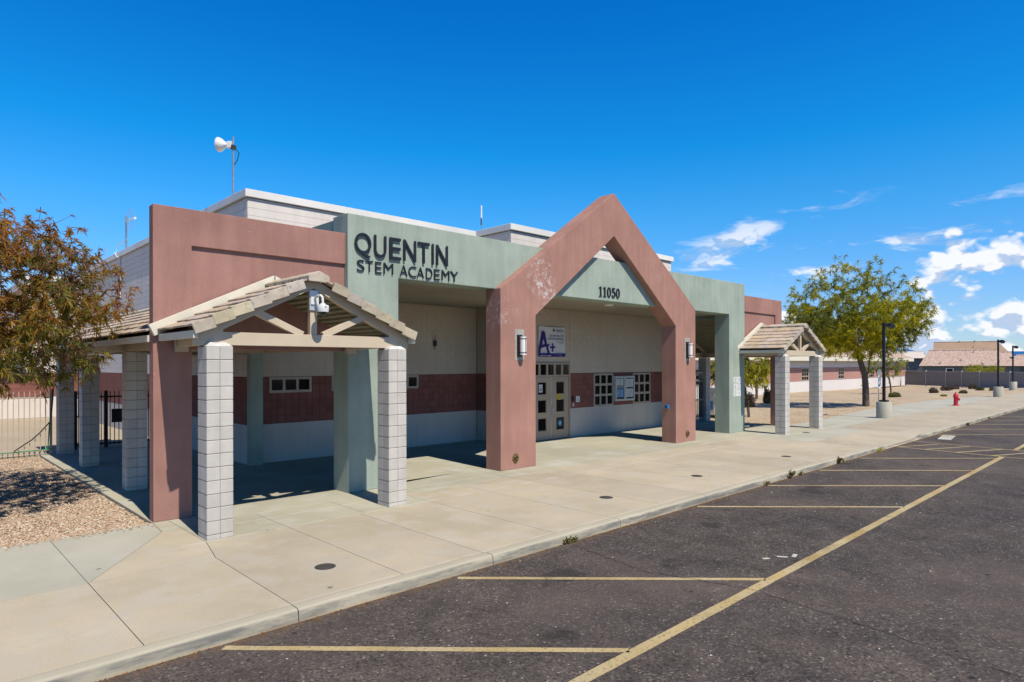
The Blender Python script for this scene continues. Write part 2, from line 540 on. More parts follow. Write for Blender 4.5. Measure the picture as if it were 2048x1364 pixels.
def leaf_mat(name, c, tr=0.5):
    m = bpy.data.materials.new(name)
    m.use_nodes = True
    t = m.node_tree
    t.nodes.clear()
    L = t.links.new
    out = t.nodes.new('ShaderNodeOutputMaterial')
    geo = t.nodes.new('ShaderNodeNewGeometry')
    n = t.nodes.new('ShaderNodeTexNoise')
    n.inputs['Scale'].default_value = 2.2
    L(geo.outputs['Position'], n.inputs['Vector'])
    mx = t.nodes.new('ShaderNodeMix')
    mx.data_type = 'RGBA'
    mx.inputs[6].default_value = (*[v * 0.7 for v in c], 1)
    mx.inputs[7].default_value = (*[v * 1.3 for v in c], 1)
    L(n.outputs[0], mx.inputs[0])
    d = t.nodes.new('ShaderNodeBsdfDiffuse')
    tl = t.nodes.new('ShaderNodeBsdfTranslucent')
    ms = t.nodes.new('ShaderNodeMixShader')
    ms.inputs[0].default_value = tr
    L(mx.outputs[2], d.inputs[0])
    L(mx.outputs[2], tl.inputs[0])
    L(d.outputs[0], ms.inputs[1])
    L(tl.outputs[0], ms.inputs[2])
    L(ms.outputs[0], out.inputs[0])
    MATS[name] = m
    return m


LEAF_RUST = [leaf_mat('leaf_' + n, c) for n, c in (('rust', (0.40, 0.165, 0.05)), ('amber', (0.46, 0.25, 0.045)), ('olive', (0.27, 0.225, 0.045)),
                                                   ('green', (0.17, 0.205, 0.045)), ('mauve', (0.30, 0.145, 0.11)))]
LEAF_GREEN = [leaf_mat('leaf_' + n, c) for n, c in (('yellow', (0.58, 0.50, 0.02)), ('lime', (0.42, 0.40, 0.035)), ('moss', (0.27, 0.285, 0.055)), ('dark', (0.13, 0.15, 0.05)))]
LEAF_DRY = [leaf_mat('leaf_' + n, c, 0.2) for n, c in (('dry', (0.14, 0.105, 0.075)), ('grey', (0.10, 0.085, 0.07)), ('sage', (0.13, 0.12, 0.06)))]
LEAF_WEED = [leaf_mat('leaf_' + n, c, 0.3) for n, c in (('weed', (0.10, 0.15, 0.03)), ('brown', (0.20, 0.10, 0.04)), ('litter', (0.34, 0.16, 0.045)))]


# ------------------------------------------------------------------ helpers
def wmat(o):
    m = o.matrix_basis.copy()
    if o.parent:
        m = wmat(o.parent) @ o.matrix_parent_inverse @ m
    return m


def setpar(o, p):
    """parent o to p; o keeps being described in world coordinates"""
    o.parent = p
    o.matrix_parent_inverse = wmat(p).inverted()


def thing(name, label, cat, loc=(0, 0, 0), group=None, rz=0.0):
    o = bpy.data.objects.new(name, None)
    o.empty_display_size = 0.2
    COL.objects.link(o)
    o.location = loc
    o.rotation_euler = (0, 0, rz)
    return tag(o, label, cat, group)


def tag(o, label=None, cat=None, group=None, kind=None):
    if label:
        o['label'] = label
    if cat:
        o['category'] = cat
    if group:
        o['group'] = group
    if kind:
        o['kind'] = kind
    return o


class MB:
    def __init__(s):
        s.v = []
        s.f = []
        s.mi = []

    def add(s, vs, fs, mi=0):
        b = len(s.v)
        s.v += [tuple(v) for v in vs]
        s.f += [tuple(i + b for i in f) for f in fs]
        s.mi += [mi] * len(fs)
        return s

    def box(s, x0, x1, y0, y1, z0, z1, mi=0):
        return s.add([(x0, y0, z0), (x1, y0, z0), (x1, y1, z0), (x0, y1, z0), (x0, y0, z1), (x1, y0, z1), (x1, y1, z1), (x0, y1, z1)],
                     [(0, 3, 2, 1), (4, 5, 6, 7), (0, 1, 5, 4), (1, 2, 6, 5), (2, 3, 7, 6), (3, 0, 4, 7)], mi)

    def polyY(s, pts, y0, y1, mi=0):
        """polygon given in X,Z seen from -Y (counter-clockwise), extruded in Y"""
        n = len(pts)
        vs = [(x, y0, z) for x, z in pts] + [(x, y1, z) for x, z in pts]
        fs = [tuple(range(n)), tuple(range(2 * n - 1, n - 1, -1))]
        for i in range(n):
            j = (i + 1) % n
            fs.append((i, i + n, j + n, j))
        return s.add(vs, fs, mi)

    def polyX(s, pts, x0, x1, mi=0):
        """polygon in Y,Z extruded in X"""
        n = len(pts)
        vs = [(x0, y, z) for y, z in pts] + [(x1, y, z) for y, z in pts]
        fs = [tuple(range(n - 1, -1, -1)), tuple(range(n, 2 * n))]
        for i in range(n):
            j = (i + 1) % n
            fs.append((i, j, j + n, i + n))
        return s.add(vs, fs, mi)

    def polyZ(s, pts, z0, z1, mi=0):
        n = len(pts)
        z1s = z1 if isinstance(z1, (list, tuple)) else [z1] * n
        vs = [(x, y, z0 if not isinstance(z1, (list, tuple)) else z1s[i] + z0) for i, (x, y) in enumerate(pts)] + [(x, y, z1s[i]) for i, (x, y) in enumerate(pts)]
        fs = [tuple(range(n - 1, -1, -1)), tuple(range(n, 2 * n))]
        for i in range(n):
            j = (i + 1) % n
            fs.append((i, j, j + n, i + n))
        return s.add(vs, fs, mi)

    def cyl(s, c, r, z0, z1, n=16, r1=None, mi=0, axis='Z'):
        r1 = r if r1 is None else r1
        vs = []
        for z, q in ((z0, r), (z1, r1)):
            for i in range(n):
                a = 2 * math.pi * i / n
                p = (math.cos(a) * q, math.sin(a) * q)
                if axis == 'Z':
                    vs.append((c[0] + p[0], c[1] + p[1], z))
                elif axis == 'Y':
                    vs.append((c[0] + p[0], z, c[1] - p[1]))
                else:
                    vs.append((z, c[0] + p[0], c[1] + p[1]))
        fs = [tuple(range(n - 1, -1, -1)), tuple(range(n, 2 * n))]
        for i in range(n):
            j = (i + 1) % n
            fs.append((i, j, j + n, i + n))
        return s.add(vs, fs, mi)

    def lathe(s, c, prof, n=16, mi=0):
        """profile of (r, z) about a vertical axis through c"""
        vs = []
        for r, z in prof:
            for i in range(n):
                a = 2 * math.pi * i / n
                vs.append((c[0] + math.cos(a) * r, c[1] + math.sin(a) * r, c[2] + z))
        fs = []
        for k in range(len(prof) - 1):
            for i in range(n):
                j = (i + 1) % n
                fs.append((k * n + i, k * n + j, k * n + n + j, k * n + n + i))
        fs.append(tuple(range(n - 1, -1, -1)))
        m = (len(prof) - 1) * n
        fs.append(tuple(range(m, m + n)))
        return s.add(vs, fs, mi)

    def bar(s, p0, p1, w, d, up=(0, 0, 1), mi=0):
        """rectangular bar from p0 to p1, w across, d along up"""
        p0, p1 = Vector(p0), Vector(p1)
        z = (p1 - p0).normalized()
        x = z.cross(Vector(up)).normalized() * (w / 2)
        y = x.cross(z).normalized() * (d / 2)
        vs = []
        for p in (p0, p1):
            vs += [p - x - y, p + x - y, p + x + y, p - x + y]
        return s.add(vs, [(0, 3, 2, 1), (4, 5, 6, 7), (0, 1, 5, 4), (1, 2, 6, 5), (2, 3, 7, 6), (3, 0, 4, 7)], mi)

    def tube(s, pts, r, n=6, mi=0):
        pts = [Vector(p) for p in pts]
        rs = r if isinstance(r, (list, tuple)) else [r] * len(pts)
        rings = []
        ref = Vector((0.3, 0.2, 1)).normalized()
        for i, p in enumerate(pts):
            t = (pts[min(i + 1, len(pts) - 1)] - pts[max(i - 1, 0)]).normalized()
            rr = ref if abs(t.dot(ref)) < 0.95 else Vector((1, 0, 0))
            x = t.cross(rr).normalized()
            y = t.cross(x)
            rings.append([p + (x * math.cos(2 * math.pi * k / n) + y * math.sin(2 * math.pi * k / n)) * rs[i] for k in range(n)])
        vs = [v for rg in rings for v in rg]
        fs = []
        for i in range(len(pts) - 1):
            for k in range(n):
                q = (k + 1) % n
                fs.append((i * n + k, i * n + q, i * n + n + q, i * n + n + k))
        fs.append(tuple(range(n - 1, -1, -1)))
        fs.append(tuple(range((len(pts) - 1) * n, len(pts) * n)))
        return s.add(vs, fs, mi)

    def mesh(s, name, mats, bevel=0.0, smooth=False, seg=2, ang=30):
        me = bpy.data.meshes.new(name)
        me.from_pydata(s.v, [], s.f)
        for m in (mats if isinstance(mats, (list, tuple)) else [mats]):
            me.materials.append(MATS[m] if isinstance(m, str) else m)
        if len(set(s.mi)) > 1:
            me.polygons.foreach_set('material_index', s.mi)
        bm = bmesh.new()
        bm.from_mesh(me)
        bmesh.ops.recalc_face_normals(bm, faces=bm.faces)
        if bevel:
            es = [e for e in bm.edges if len(e.link_faces) == 2 and e.calc_face_angle(0) > math.radians(ang)]
            bmesh.ops.bevel(bm, geom=es, offset=bevel, segments=seg, affect='EDGES', profile=0.6, clamp_overlap=True)
        if smooth:
            for f in bm.faces:
                f.smooth = True
            for e in bm.edges:
                if len(e.link_faces) == 2 and e.calc_face_angle(0) > math.radians(40):
                    e.smooth = False
        bm.to_mesh(me)
        bm.free()
        return me

    def build(s, name, mats, parent=None, bevel=0.0, smooth=False, seg=2, ang=30):
        return link(name, s.mesh(name, mats, bevel, smooth, seg, ang), parent)


def link(name, me, parent=None, loc=None, rot=None):
    o = bpy.data.objects.new(name, me)
    COL.objects.link(o)
    if loc is not None:
        o.location = loc
    if rot is not None:
        o.rotation_euler = rot
    if parent is not None:
        setpar(o, parent)
    return o


def copy_tree(o, delta, parent=None):
    """copy a thing with all its parts and sub-parts; the copied root is moved by delta"""
    c = o.copy()
    COL.objects.link(c)
    if parent is None:
        c.location = Vector(o.location) + Vector(delta)
    else:
        c.parent = parent
    for ch in list(o.children):
        copy_tree(ch, delta, c)
    return c


def np_mesh(name, V, Q, mats, mi=None):
    """quads from numpy arrays"""
    me = bpy.data.meshes.new(name)
    n, q = len(V), len(Q)
    me.vertices.add(n)
    me.vertices.foreach_set('co', np.asarray(V, dtype=np.float32).ravel())
    k = Q.shape[1]
    me.loops.add(q * k)
    me.loops.foreach_set('vertex_index', np.asarray(Q, dtype=np.int32).ravel())
    me.polygons.add(q)
    me.polygons.foreach_set('loop_start', np.arange(0, q * k, k, dtype=np.int32))
    for m in mats:
        me.materials.append(MATS[m] if isinstance(m, str) else m)
    if mi is not None:
        me.polygons.foreach_set('material_index', np.asarray(mi, dtype=np.int32))
    me.update(calc_edges=True)
    return me


def blocks_face(mb, o, ux, w, hgt, nx, nz, bw, bh, depth, nrm, gap=0.006, bond=0.5):
    """courses of blocks standing proud of a wall; o lower corner, ux unit vector along, nrm outward"""
    o, ux, nrm = Vector(o), Vector(ux), Vector(nrm)
    uz = Vector((0, 0, 1))
    for r in range(nz):
        z0, z1 = r * bh, min((r + 1) * bh, hgt)
        if z1 - z0 < 0.02:
            continue
        st = -(bw * bond if r % 2 else 0.0)
        x = st
        while x < w - 0.01:
            x0, x1 = max(x, 0), min(x + bw, w)
            if x1 - x0 > 0.02:
                g = gap / 2
                a = o + ux * (x0 + g) + uz * (z0 + g)
                b = o + ux * (x1 - g) + uz * (z0 + g)
                c = o + ux * (x1 - g) + uz * (z1 - g)
                d = o + ux * (x0 + g) + uz * (z1 - g)
                n = nrm * depth
                mb.add([a, b, c, d, a + n, b + n, c + n, d + n], [(4, 5, 6, 7), (0, 1, 5, 4), (1, 2, 6, 5), (2, 3, 7, 6), (3, 0, 4, 7)])
            x += bw


def text_mesh(body, size=1.0, extrude=0.01, bold=0.0):
    cu = bpy.data.curves.new('t', 'FONT')
    cu.body = body
    cu.size = size
    cu.extrude = extrude
    cu.offset = bold
    cu.resolution_u = 4
    o = bpy.data.objects.new('t', cu)
    COL.objects.link(o)
    dg = bpy.context.evaluated_depsgraph_get()
    me = bpy.data.meshes.new_from_object(o.evaluated_get(dg))
    bpy.data.objects.remove(o)
    return me


def fit_text(name, body, x0, x1, z0, z1, y, depth, mat, parent, bold=0.0, skew=0.0):
    """text fitted to a box on a wall facing -Y, its back at y and its face at y - depth"""
    me = text_mesh(body, 1.0, 0.5, bold)
    co = np.empty(len(me.vertices) * 3, dtype=np.float32)
    me.vertices.foreach_get('co', co)
    co = co.reshape(-1, 3)
    mn, mx = co.min(0), co.max(0)
    X = (co[:, 0] - mn[0]) / (mx[0] - mn[0]) * (x1 - x0) + x0
    Z = (co[:, 1] - mn[1]) / (mx[1] - mn[1]) * (z1 - z0) + z0
    Y = y - depth * (co[:, 2] - mn[2]) / (mx[2] - mn[2])
    me.vertices.foreach_set('co', np.stack([X, Y, Z], 1).astype(np.float32).ravel())
    me.materials.clear()
    me.materials.append(MATS[mat])
    me.name = name
    me.update()
    return link(name, me, parent)


def outline_mesh(name, loops, y, depth, mat, parent):
    """filled outline with holes (X,Z loops), extruded off a wall facing -Y"""
    cu = bpy.data.curves.new('o', 'CURVE')
    cu.dimensions = '2D'
    cu.fill_mode = 'BOTH'
    cu.extrude = depth / 2
    for lp in loops:
        sp = cu.splines.new('POLY')
        sp.points.add(len(lp) - 1)
        for p, (x, z) in zip(sp.points, lp):
            p.co = (x, z, 0, 1)
        sp.use_cyclic_u = True
    o = bpy.data.objects.new('o', cu)
    COL.objects.link(o)
    dg = bpy.context.evaluated_depsgraph_get()
    me = bpy.data.meshes.new_from_object(o.evaluated_get(dg))
    bpy.data.objects.remove(o)
    co = np.empty(len(me.vertices) * 3, dtype=np.float32)
    me.vertices.foreach_get('co', co)
    co = co.reshape(-1, 3)
    new = np.stack([co[:, 0], y - depth / 2 - co[:, 2], co[:, 1]], 1)
    me.vertices.foreach_set('co', new.astype(np.float32).ravel())
    me.materials.clear()
    me.materials.append(MATS[mat])
    me.name = name
    me.update()
    return link(name, me, parent)


# ------------------------------------------------------------------ ground, parking lot, kerb, sidewalks
XC = 15.38
ZA = -0.14


def zg(x, y):
    s = lambda a, b, v: (lambda q: q * q * (3 - 2 * q))(min(1, max(0, (v - a) / (b - a))))
    return -0.012 - 0.36 * s(13.5, 27, y) - 0.25 * s(62, 105, x) * s(11, 14, y) - 0.10 * s(62, 105, x)


g = MB().polyZ([(-900, -900), (900, -900), (900, 900), (-900, 900)], -1.6, -0.75).build('ground', 'far_ground')
tag(g, kind='structure')

lot = MB().polyZ([(-60, -70), (150, -70), (150, 6.75), (-60, 6.75)], -0.3, ZA).build('parking_lot', 'asphalt')
tag(lot, kind='structure')


def strip(p0, p1, w, z=ZA + 0.004, name='painted_line', mat='line_paint', wob=0.0):
    p0, p1 = Vector((*p0, z)), Vector((*p1, z))
    t = (p1 - p0).normalized()
    s = Vector((-t.y, t.x, 0)) * (w / 2)
    n = max(1, int((p1 - p0).length / 0.35))
    vs, fs = [], []
    rr = random.Random(int(p0.x * 97 + p0.y * 31))
    for i in range(n + 1):
        p = p0.lerp(p1, i / n)
        a, b = rr.uniform(-wob, wob), rr.uniform(-wob, wob)
        vs += [p - s * (1 + a), p + s * (1 + b)]
    for i in range(n):
        fs.append((2 * i, 2 * i + 2, 2 * i + 3, 2 * i + 1))
    mb = MB()
    mb.add(vs, fs)
    return mb.build(name, mat, lot)


strip((-14, 3.64), (23.64, 3.64), 0.13, wob=0.06)
strip((25.86, 3.64), (60, 3.64), 0.13, wob=0.06)
for x in (-6.9, -3.82, -0.75, 2.33, 5.28, 11.26, 14.35, 17.35, 20.42, 29.3, 32.25, 35.25, 38.3, 41.35):
    strip((x, 6.5), (x + 2.80, 3.70), 0.095, wob=0.09)
strip((24.07, 6.55), (23.62, 3.1), 0.09, z=ZA + 0.006, wob=0.08)
strip((26.27, 6.6), (25.62, 3.1), 0.09, z=ZA + 0.006, wob=0.08)
for a, b in (((24.1, 6.5), (25.86, 5.75)), ((23.94, 5.74), (25.9, 4.85)), ((23.83, 4.86), (25.78, 3.95)), ((23.68, 3.95), (25.6, 3.1))):
    strip(a, b, 0.09, z=ZA + 0.002, wob=0.08)
for p0, p1 in (((9.16, 4.02), (9.24, 3.90)), ((9.30, 3.84), (9.46, 3.88)), ((8.90, 4.11), (9.0, 4.06))):
    strip(p0, p1, 0.06, name='paint_mark', mat='white_mark')
strip((27.6, 5.95), (29.3, 6.15), 0.42, name='patch', mat='white_mark', z=ZA + 0.003)


def crack(pts, seed):
    rr = random.Random(seed)
    P = []
    for a, b in zip(pts, pts[1:]):
        n = max(2, int(math.dist(a, b) / 0.09))
        for i in range(n):
            k = i / n
            P.append((a[0] + (b[0] - a[0]) * k + rr.uniform(-.02, .02), a[1] + (b[1] - a[1]) * k + rr.uniform(-.02, .02)))
    P.append(pts[-1])
    vs, fs = [], []
    for i, (x, y) in enumerate(P):
        w = rr.uniform(0.002, 0.008)
        vs += [(x - w, y, ZA + 0.0085), (x + w, y, ZA + 0.0085)]
    for i in range(len(P) - 1):
        fs.append((2 * i, 2 * i + 2, 2 * i + 3, 2 * i + 1))
    MB().add(vs, fs).build('crack', 'stain_dark', lot)


crack([(7.5, 6.4), (7.24, 4.94), (7.6, 3.66), (7.42, 2.5), (7.18, 1.1), (7.3, -3)], 1)
crack([(13.0, 3.9), (12.95, 3.0), (12.79, 1.7), (12.7, -1.5)], 2)
crack([(19.6, 4.6), (19.3, 2.0), (19.4, -2.0)], 3)

# kerb, with the ramp where it dips to the lot


def ktop(x):
    s = lambda a, b, v: (lambda q: q * q * (3 - 2 * q))(min(1, max(0, (v - a) / (b - a))))
    return -0.115 * s(22.3, 23.7, x) * (1 - s(26.6, 27.8, x))


kerb = MB().polyZ([(-40, 6.61), (95, 6.61), (95, 6.74), (-40, 6.74)], -0.3, ZA - 0.01).build('kerb', 'concrete_joint')
tag(kerb, kind='structure')
PROF = [(6.745, -0.02), (6.745, 0.0), (6.64, 0.0), (6.612, -0.006), (6.597, -0.024), (6.592, -0.06), (6.585, -0.145)]


def kerb_seg(x0, x1, j=0.005):
    xs = [x0 + j] + [q for q in (22.3, 22.8, 23.2, 23.7, 26.6, 27.0, 27.4, 27.8) if x0 + 0.05 < q < x1 - 0.05] + [x1 - j]
    vs, fs = [], []
    n = len(PROF) + 1
    for x in xs:
        k = ktop(x)
        for y, z in [(6.745, -0.2)] + PROF:
            zz = z if z < -0.1 else z + k
            vs.append((x, y, max(zz, -0.2) if z > -0.1 else zz))
    for i in range(len(xs) - 1):
        for q in range(n - 1):
            fs.append((i * n + q, i * n + q + 1, (i + 1) * n + q + 1, (i + 1) * n + q))
    fs.append(tuple(range(n)))
    fs.append(tuple(range((len(xs) - 1) * n + n - 1, (len(xs) - 1) * n - 1, -1)))
    MB().add(vs, fs).build('kerbstone', 'kerb_concrete', kerb, smooth=True)


kx = [-20.7, -17.7, -14.7, -11.7, -8.7, -5.7, -2.7, 0.2, 3.15, 5.98, 8.9, 11.76, 14.66, 17.6, 20.6, 22.6, 25.3, 27.9, 30.9, 33.9, 36.9, 40, 43, 46, 49, 52, 57, 62, 70, 80, 95]
for a, b in zip(kx, kx[1:]):
    kerb_seg(a, b)

walk = MB().polyZ([(-40, 6.76), (95, 6.76), (95, 9.9), (3.1, 11.9), (-40, 11.9)], -0.3, -0.16).build('sidewalk', 'concrete_joint')
tag(walk, kind='structure')


def slab(pts, mat, par=None, gap=0.004, thick=0.2):
    """one poured panel; corners pulled in by half a joint, heights follow the kerb ramp"""
    c = Vector((sum(p[0] for p in pts) / len(pts), sum(p[1] for p in pts) / len(pts)))
    n = len(pts)
    q = []
    for i in range(n):
        p0, p, p1 = Vector(pts[i - 1]), Vector(pts[i]), Vector(pts[(i + 1) % n])
        e0, e1 = (p - p0).normalized(), (p1 - p).normalized()
        n0, n1 = Vector((-e0.y, e0.x)), Vector((-e1.y, e1.x))
        k = (n0 + n1)
        k = k / max(k.dot(n0), 0.3)
        q.append(p + k * gap)
    zs = [ktop(p.x) * min(1, max(0, (8.6 - p.y) / 1.85)) for p in q]
    MB().polyZ([tuple(p) for p in q], -thick, zs).build('concrete_slab', mat, par or walk)


def row(xs, y0, y1, mat, par=None):
    for a, b in zip(xs, xs[1:]):
        slab([(a, y0), (b, y0), (b, y1), (a, y1)], mat, par)


# left of the building: tan strip with a pale strip behind it
row([-20, -17, -14, -11, -8.5, -5.9, -4.4, -2.85, -1.35, 0.18, 1.70], 6.75, 9.145, 'concrete_tan')
slab([(1.70, 6.75), (3.155, 6.75), (3.18, 9.145), (1.70, 9.145)], 'concrete_tan')
row([-20, -14, -8, -5.9, -2.85, 0.18, 1.70], 9.145, 11.885, 'concrete_pale')
slab([(1.70, 9.145), (3.06, 11.14), (3.12, 11.885), (1.70, 11.885)], 'concrete_pale')
slab([(1.70, 9.145), (3.18, 9.145), (3.36, 10.06), (3.36, 11.14), (3.06, 11.14)], 'concrete_tan')
# in front of the building
jx = [3.155, 4.62, 5.95, 7.45, 8.9, 10.38, 11.85, 13.3, 14.8, 16.25, 17.75, 19.2, 20.7, 22.3]
slab([(3.155, 6.75), (4.62, 6.75), (4.62, 10.06), (3.36, 10.06), (3.18, 9.145)], 'concrete_tan')
row(jx[1:], 6.75, 10.06, 'concrete_tan')
jy = [22.3, 23.0, 23.7, 25.15, 26.6, 27.8]
row(jy, 6.75, 8.6, 'concrete_tan')
row([22.3, 23.7, 25.15, 26.6, 27.8], 8.6, 9.8, 'concrete_pale')
row([3.36, 4.62, 6.05, 7.45], 10.06, 11.36, 'concrete_porch')
slab([(3.06, 11.14), (3.36, 11.14), (3.36, 11.885), (3.12, 11.885)], 'concrete_porch')
slab([(3.36, 11.36), (7.45, 11.36), (7.45, 11.885), (3.36, 11.885)], 'concrete_porch')
row([7.45, 8.9, 10.38, 11.85, 13.3, 14.8, 16.25, 17.75, 19.2, 20.7, 22.3], 10.06, 10.88, 'concrete_tan')
row([7.45, 10.38, 13.3, 16.25, 19.2, 22.3], 10.88, 12.2, 'concrete_porch')
slab([(22.3, 9.8), (24.2, 9.8), (24.2, 12.2), (22.3, 12.2)], 'concrete_porch')
slab([(24.2, 9.8), (27.8, 9.8), (27.8, 12.25), (24.2, 12.2)], 'concrete_porch')
# right of the building
rx = [27.8, 30.5, 33.3, 36.2, 39.2, 42.2, 45.2, 48.2, 51.2, 54.2, 58, 62, 66, 72, 80, 95]
row(rx, 6.75, 7.5, 'concrete_tan')
row(rx, 7.5, 9.76, 'concrete_tan')
ey = lambda x: 11.6 + min(1, max(0, (x - 30) / 12)) * 0.95 - min(1, max(0, (x - 50) / 14)) * 1.6
pale = [27.8, 30.5, 33.3, 36.2, 39.2, 42.2, 45.2, 48.2, 51.2, 54.2, 58, 62]
for a, b in zip(pale, pale[1:]):
    slab([(a, 9.76), (b, 9.76), (b, ey(b)), (a, ey(a))], 'concrete_pale')

porch = MB().polyZ([(3.12, 11.9), (27.5, 12.22), (27.5, 23.2), (3.12, 23.2)], -0.3, -0.12).build('porch_floor', 'concrete_joint')
tag(porch, kind='structure')
for a, b in zip([11.885, 15.2, 18.5, 23.2], [15.2, 18.5, 23.2]):
    slab([(3.12, a), (6.9, a), (6.9, b), (3.12, b)], 'concrete_porch', porch)
for a, b in zip([6.9, 9.9, 12.9, 15.9, 18.9, 21.9, 24.3], [9.9, 12.9, 15.9, 18.9, 21.9, 24.3]):
    slab([(a, 12.2 if a > 7 else 11.885), (b, 12.2), (b, 14.6), (a, 14.6)], 'concrete_porch', porch)
    slab([(a, 14.6), (b, 14.6), (b, 17.3), (a, 17.3)], 'concrete_porch', porch)
for a, b in zip([12.2, 15.0, 18, 23.2], [15.0, 18, 23.2]):
    slab([(24.3, a), (27.45, a), (27.45, b), (24.3, b)], 'concrete_porch', porch)

bed = MB().polyZ([(-40, 11.89), (3.11, 11.89), (3.11, 23.2), (-40, 23.2)], -0.4, -0.05).build('gravel_bed', 'gravel')
tag(bed, kind='structure')
court = MB().polyZ([(-40, 23.22), (6.74, 23.22), (6.74, 39.8), (-40, 39.8)], -0.4, -0.006).build('courtyard', 'court_concrete')
tag(court, kind='structure')


def yard():
    nx, ny = 90, 40
    vs, fs = [], []
    for j in range(ny + 1):
        for i in range(nx + 1):
            x = 27.47 + (170 - 27.47) * (i / nx) ** 1.5
            y0 = 9.7 if x > 60 else 11.0
            y = y0 + (60 - y0) * (j / ny) ** 1.4
            vs.append((x, y, zg(x, y) - 0.02 + 0.03 * math.sin(x * 0.9 + y * 1.7) * math.sin(y * 0.8 - x * 0.3)))
    for j in range(ny):
        for i in range(nx):
            a = j * (nx + 1) + i
            fs.append((a, a + 1, a + nx + 2, a + nx + 1))
    return tag(MB().add(vs, fs).build('gravel_yard', 'yard_gravel', smooth=True), kind='structure')


yard()
tag(MB().polyZ([(17, 17.3), (27.47, 17.3), (27.47, 60), (17, 60)], -0.3, -0.06).build('side_yard', 'yard_gravel'), kind='structure')


def pebbles(name, n, fx, size, seed):
    """many small stones in one mesh; fx gives x, y, z arrays"""
    r = np.random.default_rng(seed)
    x, y, z = fx(r, n)
    s = r.uniform(size[0], size[1], n)
    base = np.array([(1, 0, 0), (0.2, 1, 0.1), (-1, 0.15, 0), (-0.1, -1, 0.05), (0.1, 0, 0.75), (0, 0.1, -0.5)])
    tri = np.array([(0, 1, 4), (1, 2, 4), (2, 3, 4), (3, 0, 4)])
    a = r.uniform(0, 6.28, n)
    st = r.uniform(0.55, 1.1, (n, 3))
    b = base[None] * st[:, None] * s[:, None, None] + r.normal(0, 0.12, (n, 6, 3)) * s[:, None, None]
    ca, sa = np.cos(a)[:, None], np.sin(a)[:, None]
    X = b[..., 0] * ca - b[..., 1] * sa + x[:, None]
    Y = b[..., 0] * sa + b[..., 1] * ca + y[:, None]
    Z = b[..., 2] + z[:, None]
    V = np.stack([X, Y, Z], -1).reshape(-1, 3)
    Q = (tri[None] + (np.arange(n) * 6)[:, None, None]).reshape(-1, 3)
    mi = np.repeat(r.choice(4, n, p=[0.36, 0.22, 0.27, 0.15]), 4)
    o = link(name, np_mesh(name, V, Q, PEB, mi))
    tag(o, 'loose tan and pink gravel ' + ('between the left sidewalk and the fence' if seed == 1 else 'over the yard right of the entrance'), 'gravel', kind='stuff')


def bed_xyz(r, n):
    y = 11.9 + (23.1 - 11.9) * r.uniform(0, 1, n) ** 1.5
    x = 3.09 - r.uniform(0, 1, n) ** 1.1 * (2.6 + (y - 11.9) * 0.12)
    z = -0.045 + r.uniform(-0.008, 0.012, n)
    k = r.uniform(0, 1, n) < 0.012
    y = np.where(k, 11.88 - np.abs(r.normal(0, 0.12, n)), y)
    z = np.where(k, 0.004, z)
    return x, y, z


pebbles('gravel_stones', 30000, bed_xyz, (0.012, 0.030), 1)


def yard_xyz(r, n):
    x = 27.6 + 26 * r.uniform(0, 1, n) ** 1.2
    lo = np.array([ey(q) if q > 27.8 else 12.3 for q in x])
    y = lo + 0.02 + r.uniform(0, 1, n) ** 1.3 * (23 - lo)
    z = np.array([zg(a, b) for a, b in zip(x, y)]) - 0.005
    return x, y, z


pebbles('yard_stones', 14000, yard_xyz, (0.014, 0.034), 2)

# ------------------------------------------------------------------ school building
B = thing('school_building', 'long one-storey school with red gabled portal, green front wall and pale block walls', 'building', (XC, 11.9, 0))
mir = lambda x: 2 * XC - x
YP, YG, YR, YB, YD = 11.594, 11.813, 11.895, 17.025, 15.27

# red gabled portal
MB().polyY([(10.785, 0), (12.03, 0), (12.03, 3.90), (XC, 6.42), (18.73, 3.90), (18.73, 0), (19.975, 0), (19.975, 4.516), (XC, 7.688), (10.785, 4.516)],
           YP, 12.14).build('portal_frame', 'portal_stucco', B, bevel=0.014)
# green front wall
MB().polyY([(6.72, 0), (7.95, 0), (7.95, 4.515), (22.81, 4.515), (22.81, 0), (24.04, 0), (24.04, 5.745), (6.72, 5.745)], YG, 12.42).build('front_wall', 'green_stucco', B, bevel=0.014)


def red_wall(flip):
    m = (lambda x: mir(x)) if flip else (lambda x: x)
    fx = lambda pts: [(m(x), z) for x, z in (pts[::-1] if flip else pts)]
    mb = MB()
    mb.polyY(fx([(3.14, 0), (3.745, 0), (3.745, 2.91), (6.718, 2.91), (6.718, 5.334), (3.14, 5.334)]), 11.95, 12.13)
    mb.polyY(fx([(3.137, 0), (3.748, 0), (3.748, 4.70), (6.7175, 4.70), (6.7175, 5.337), (3.137, 5.337)]), YR, 11.952)
    mb.build('side_wall', 'red_stucco', B, bevel=0.012)


red_wall(False)
red_wall(True)

# parapet returns
mb = MB().box(6.74, 6.92, 12.42, 17.0, 4.45, 5.68)
blocks_face(mb, (6.74, 17.0, 4.47), (0, -1, 0), 4.58, 1.22, 0, 6, 0.4, 0.203, 0.012, (-1, 0, 0), gap=0.008)
mb.build('parapet', 'green_block', B)
MB().box(mir(6.92), mir(6.74), 12.42, 15.2, 4.45, 5.68).build('parapet', 'green_block', B)
MB().box(6.93, mir(6.93), 12.43, 17.0, 4.585, 4.75).build('soffit', 'soffit_paint', B)

# wall cores
MB().box(6.765, 24.3, 17.05, 37.6, 0, 7.05).build('wall_core', 'block_joint', B)
MB().box(14.71, 24.28, 15.295, 17.04, 0, 7.05).build('wall_core', 'block_joint', B)
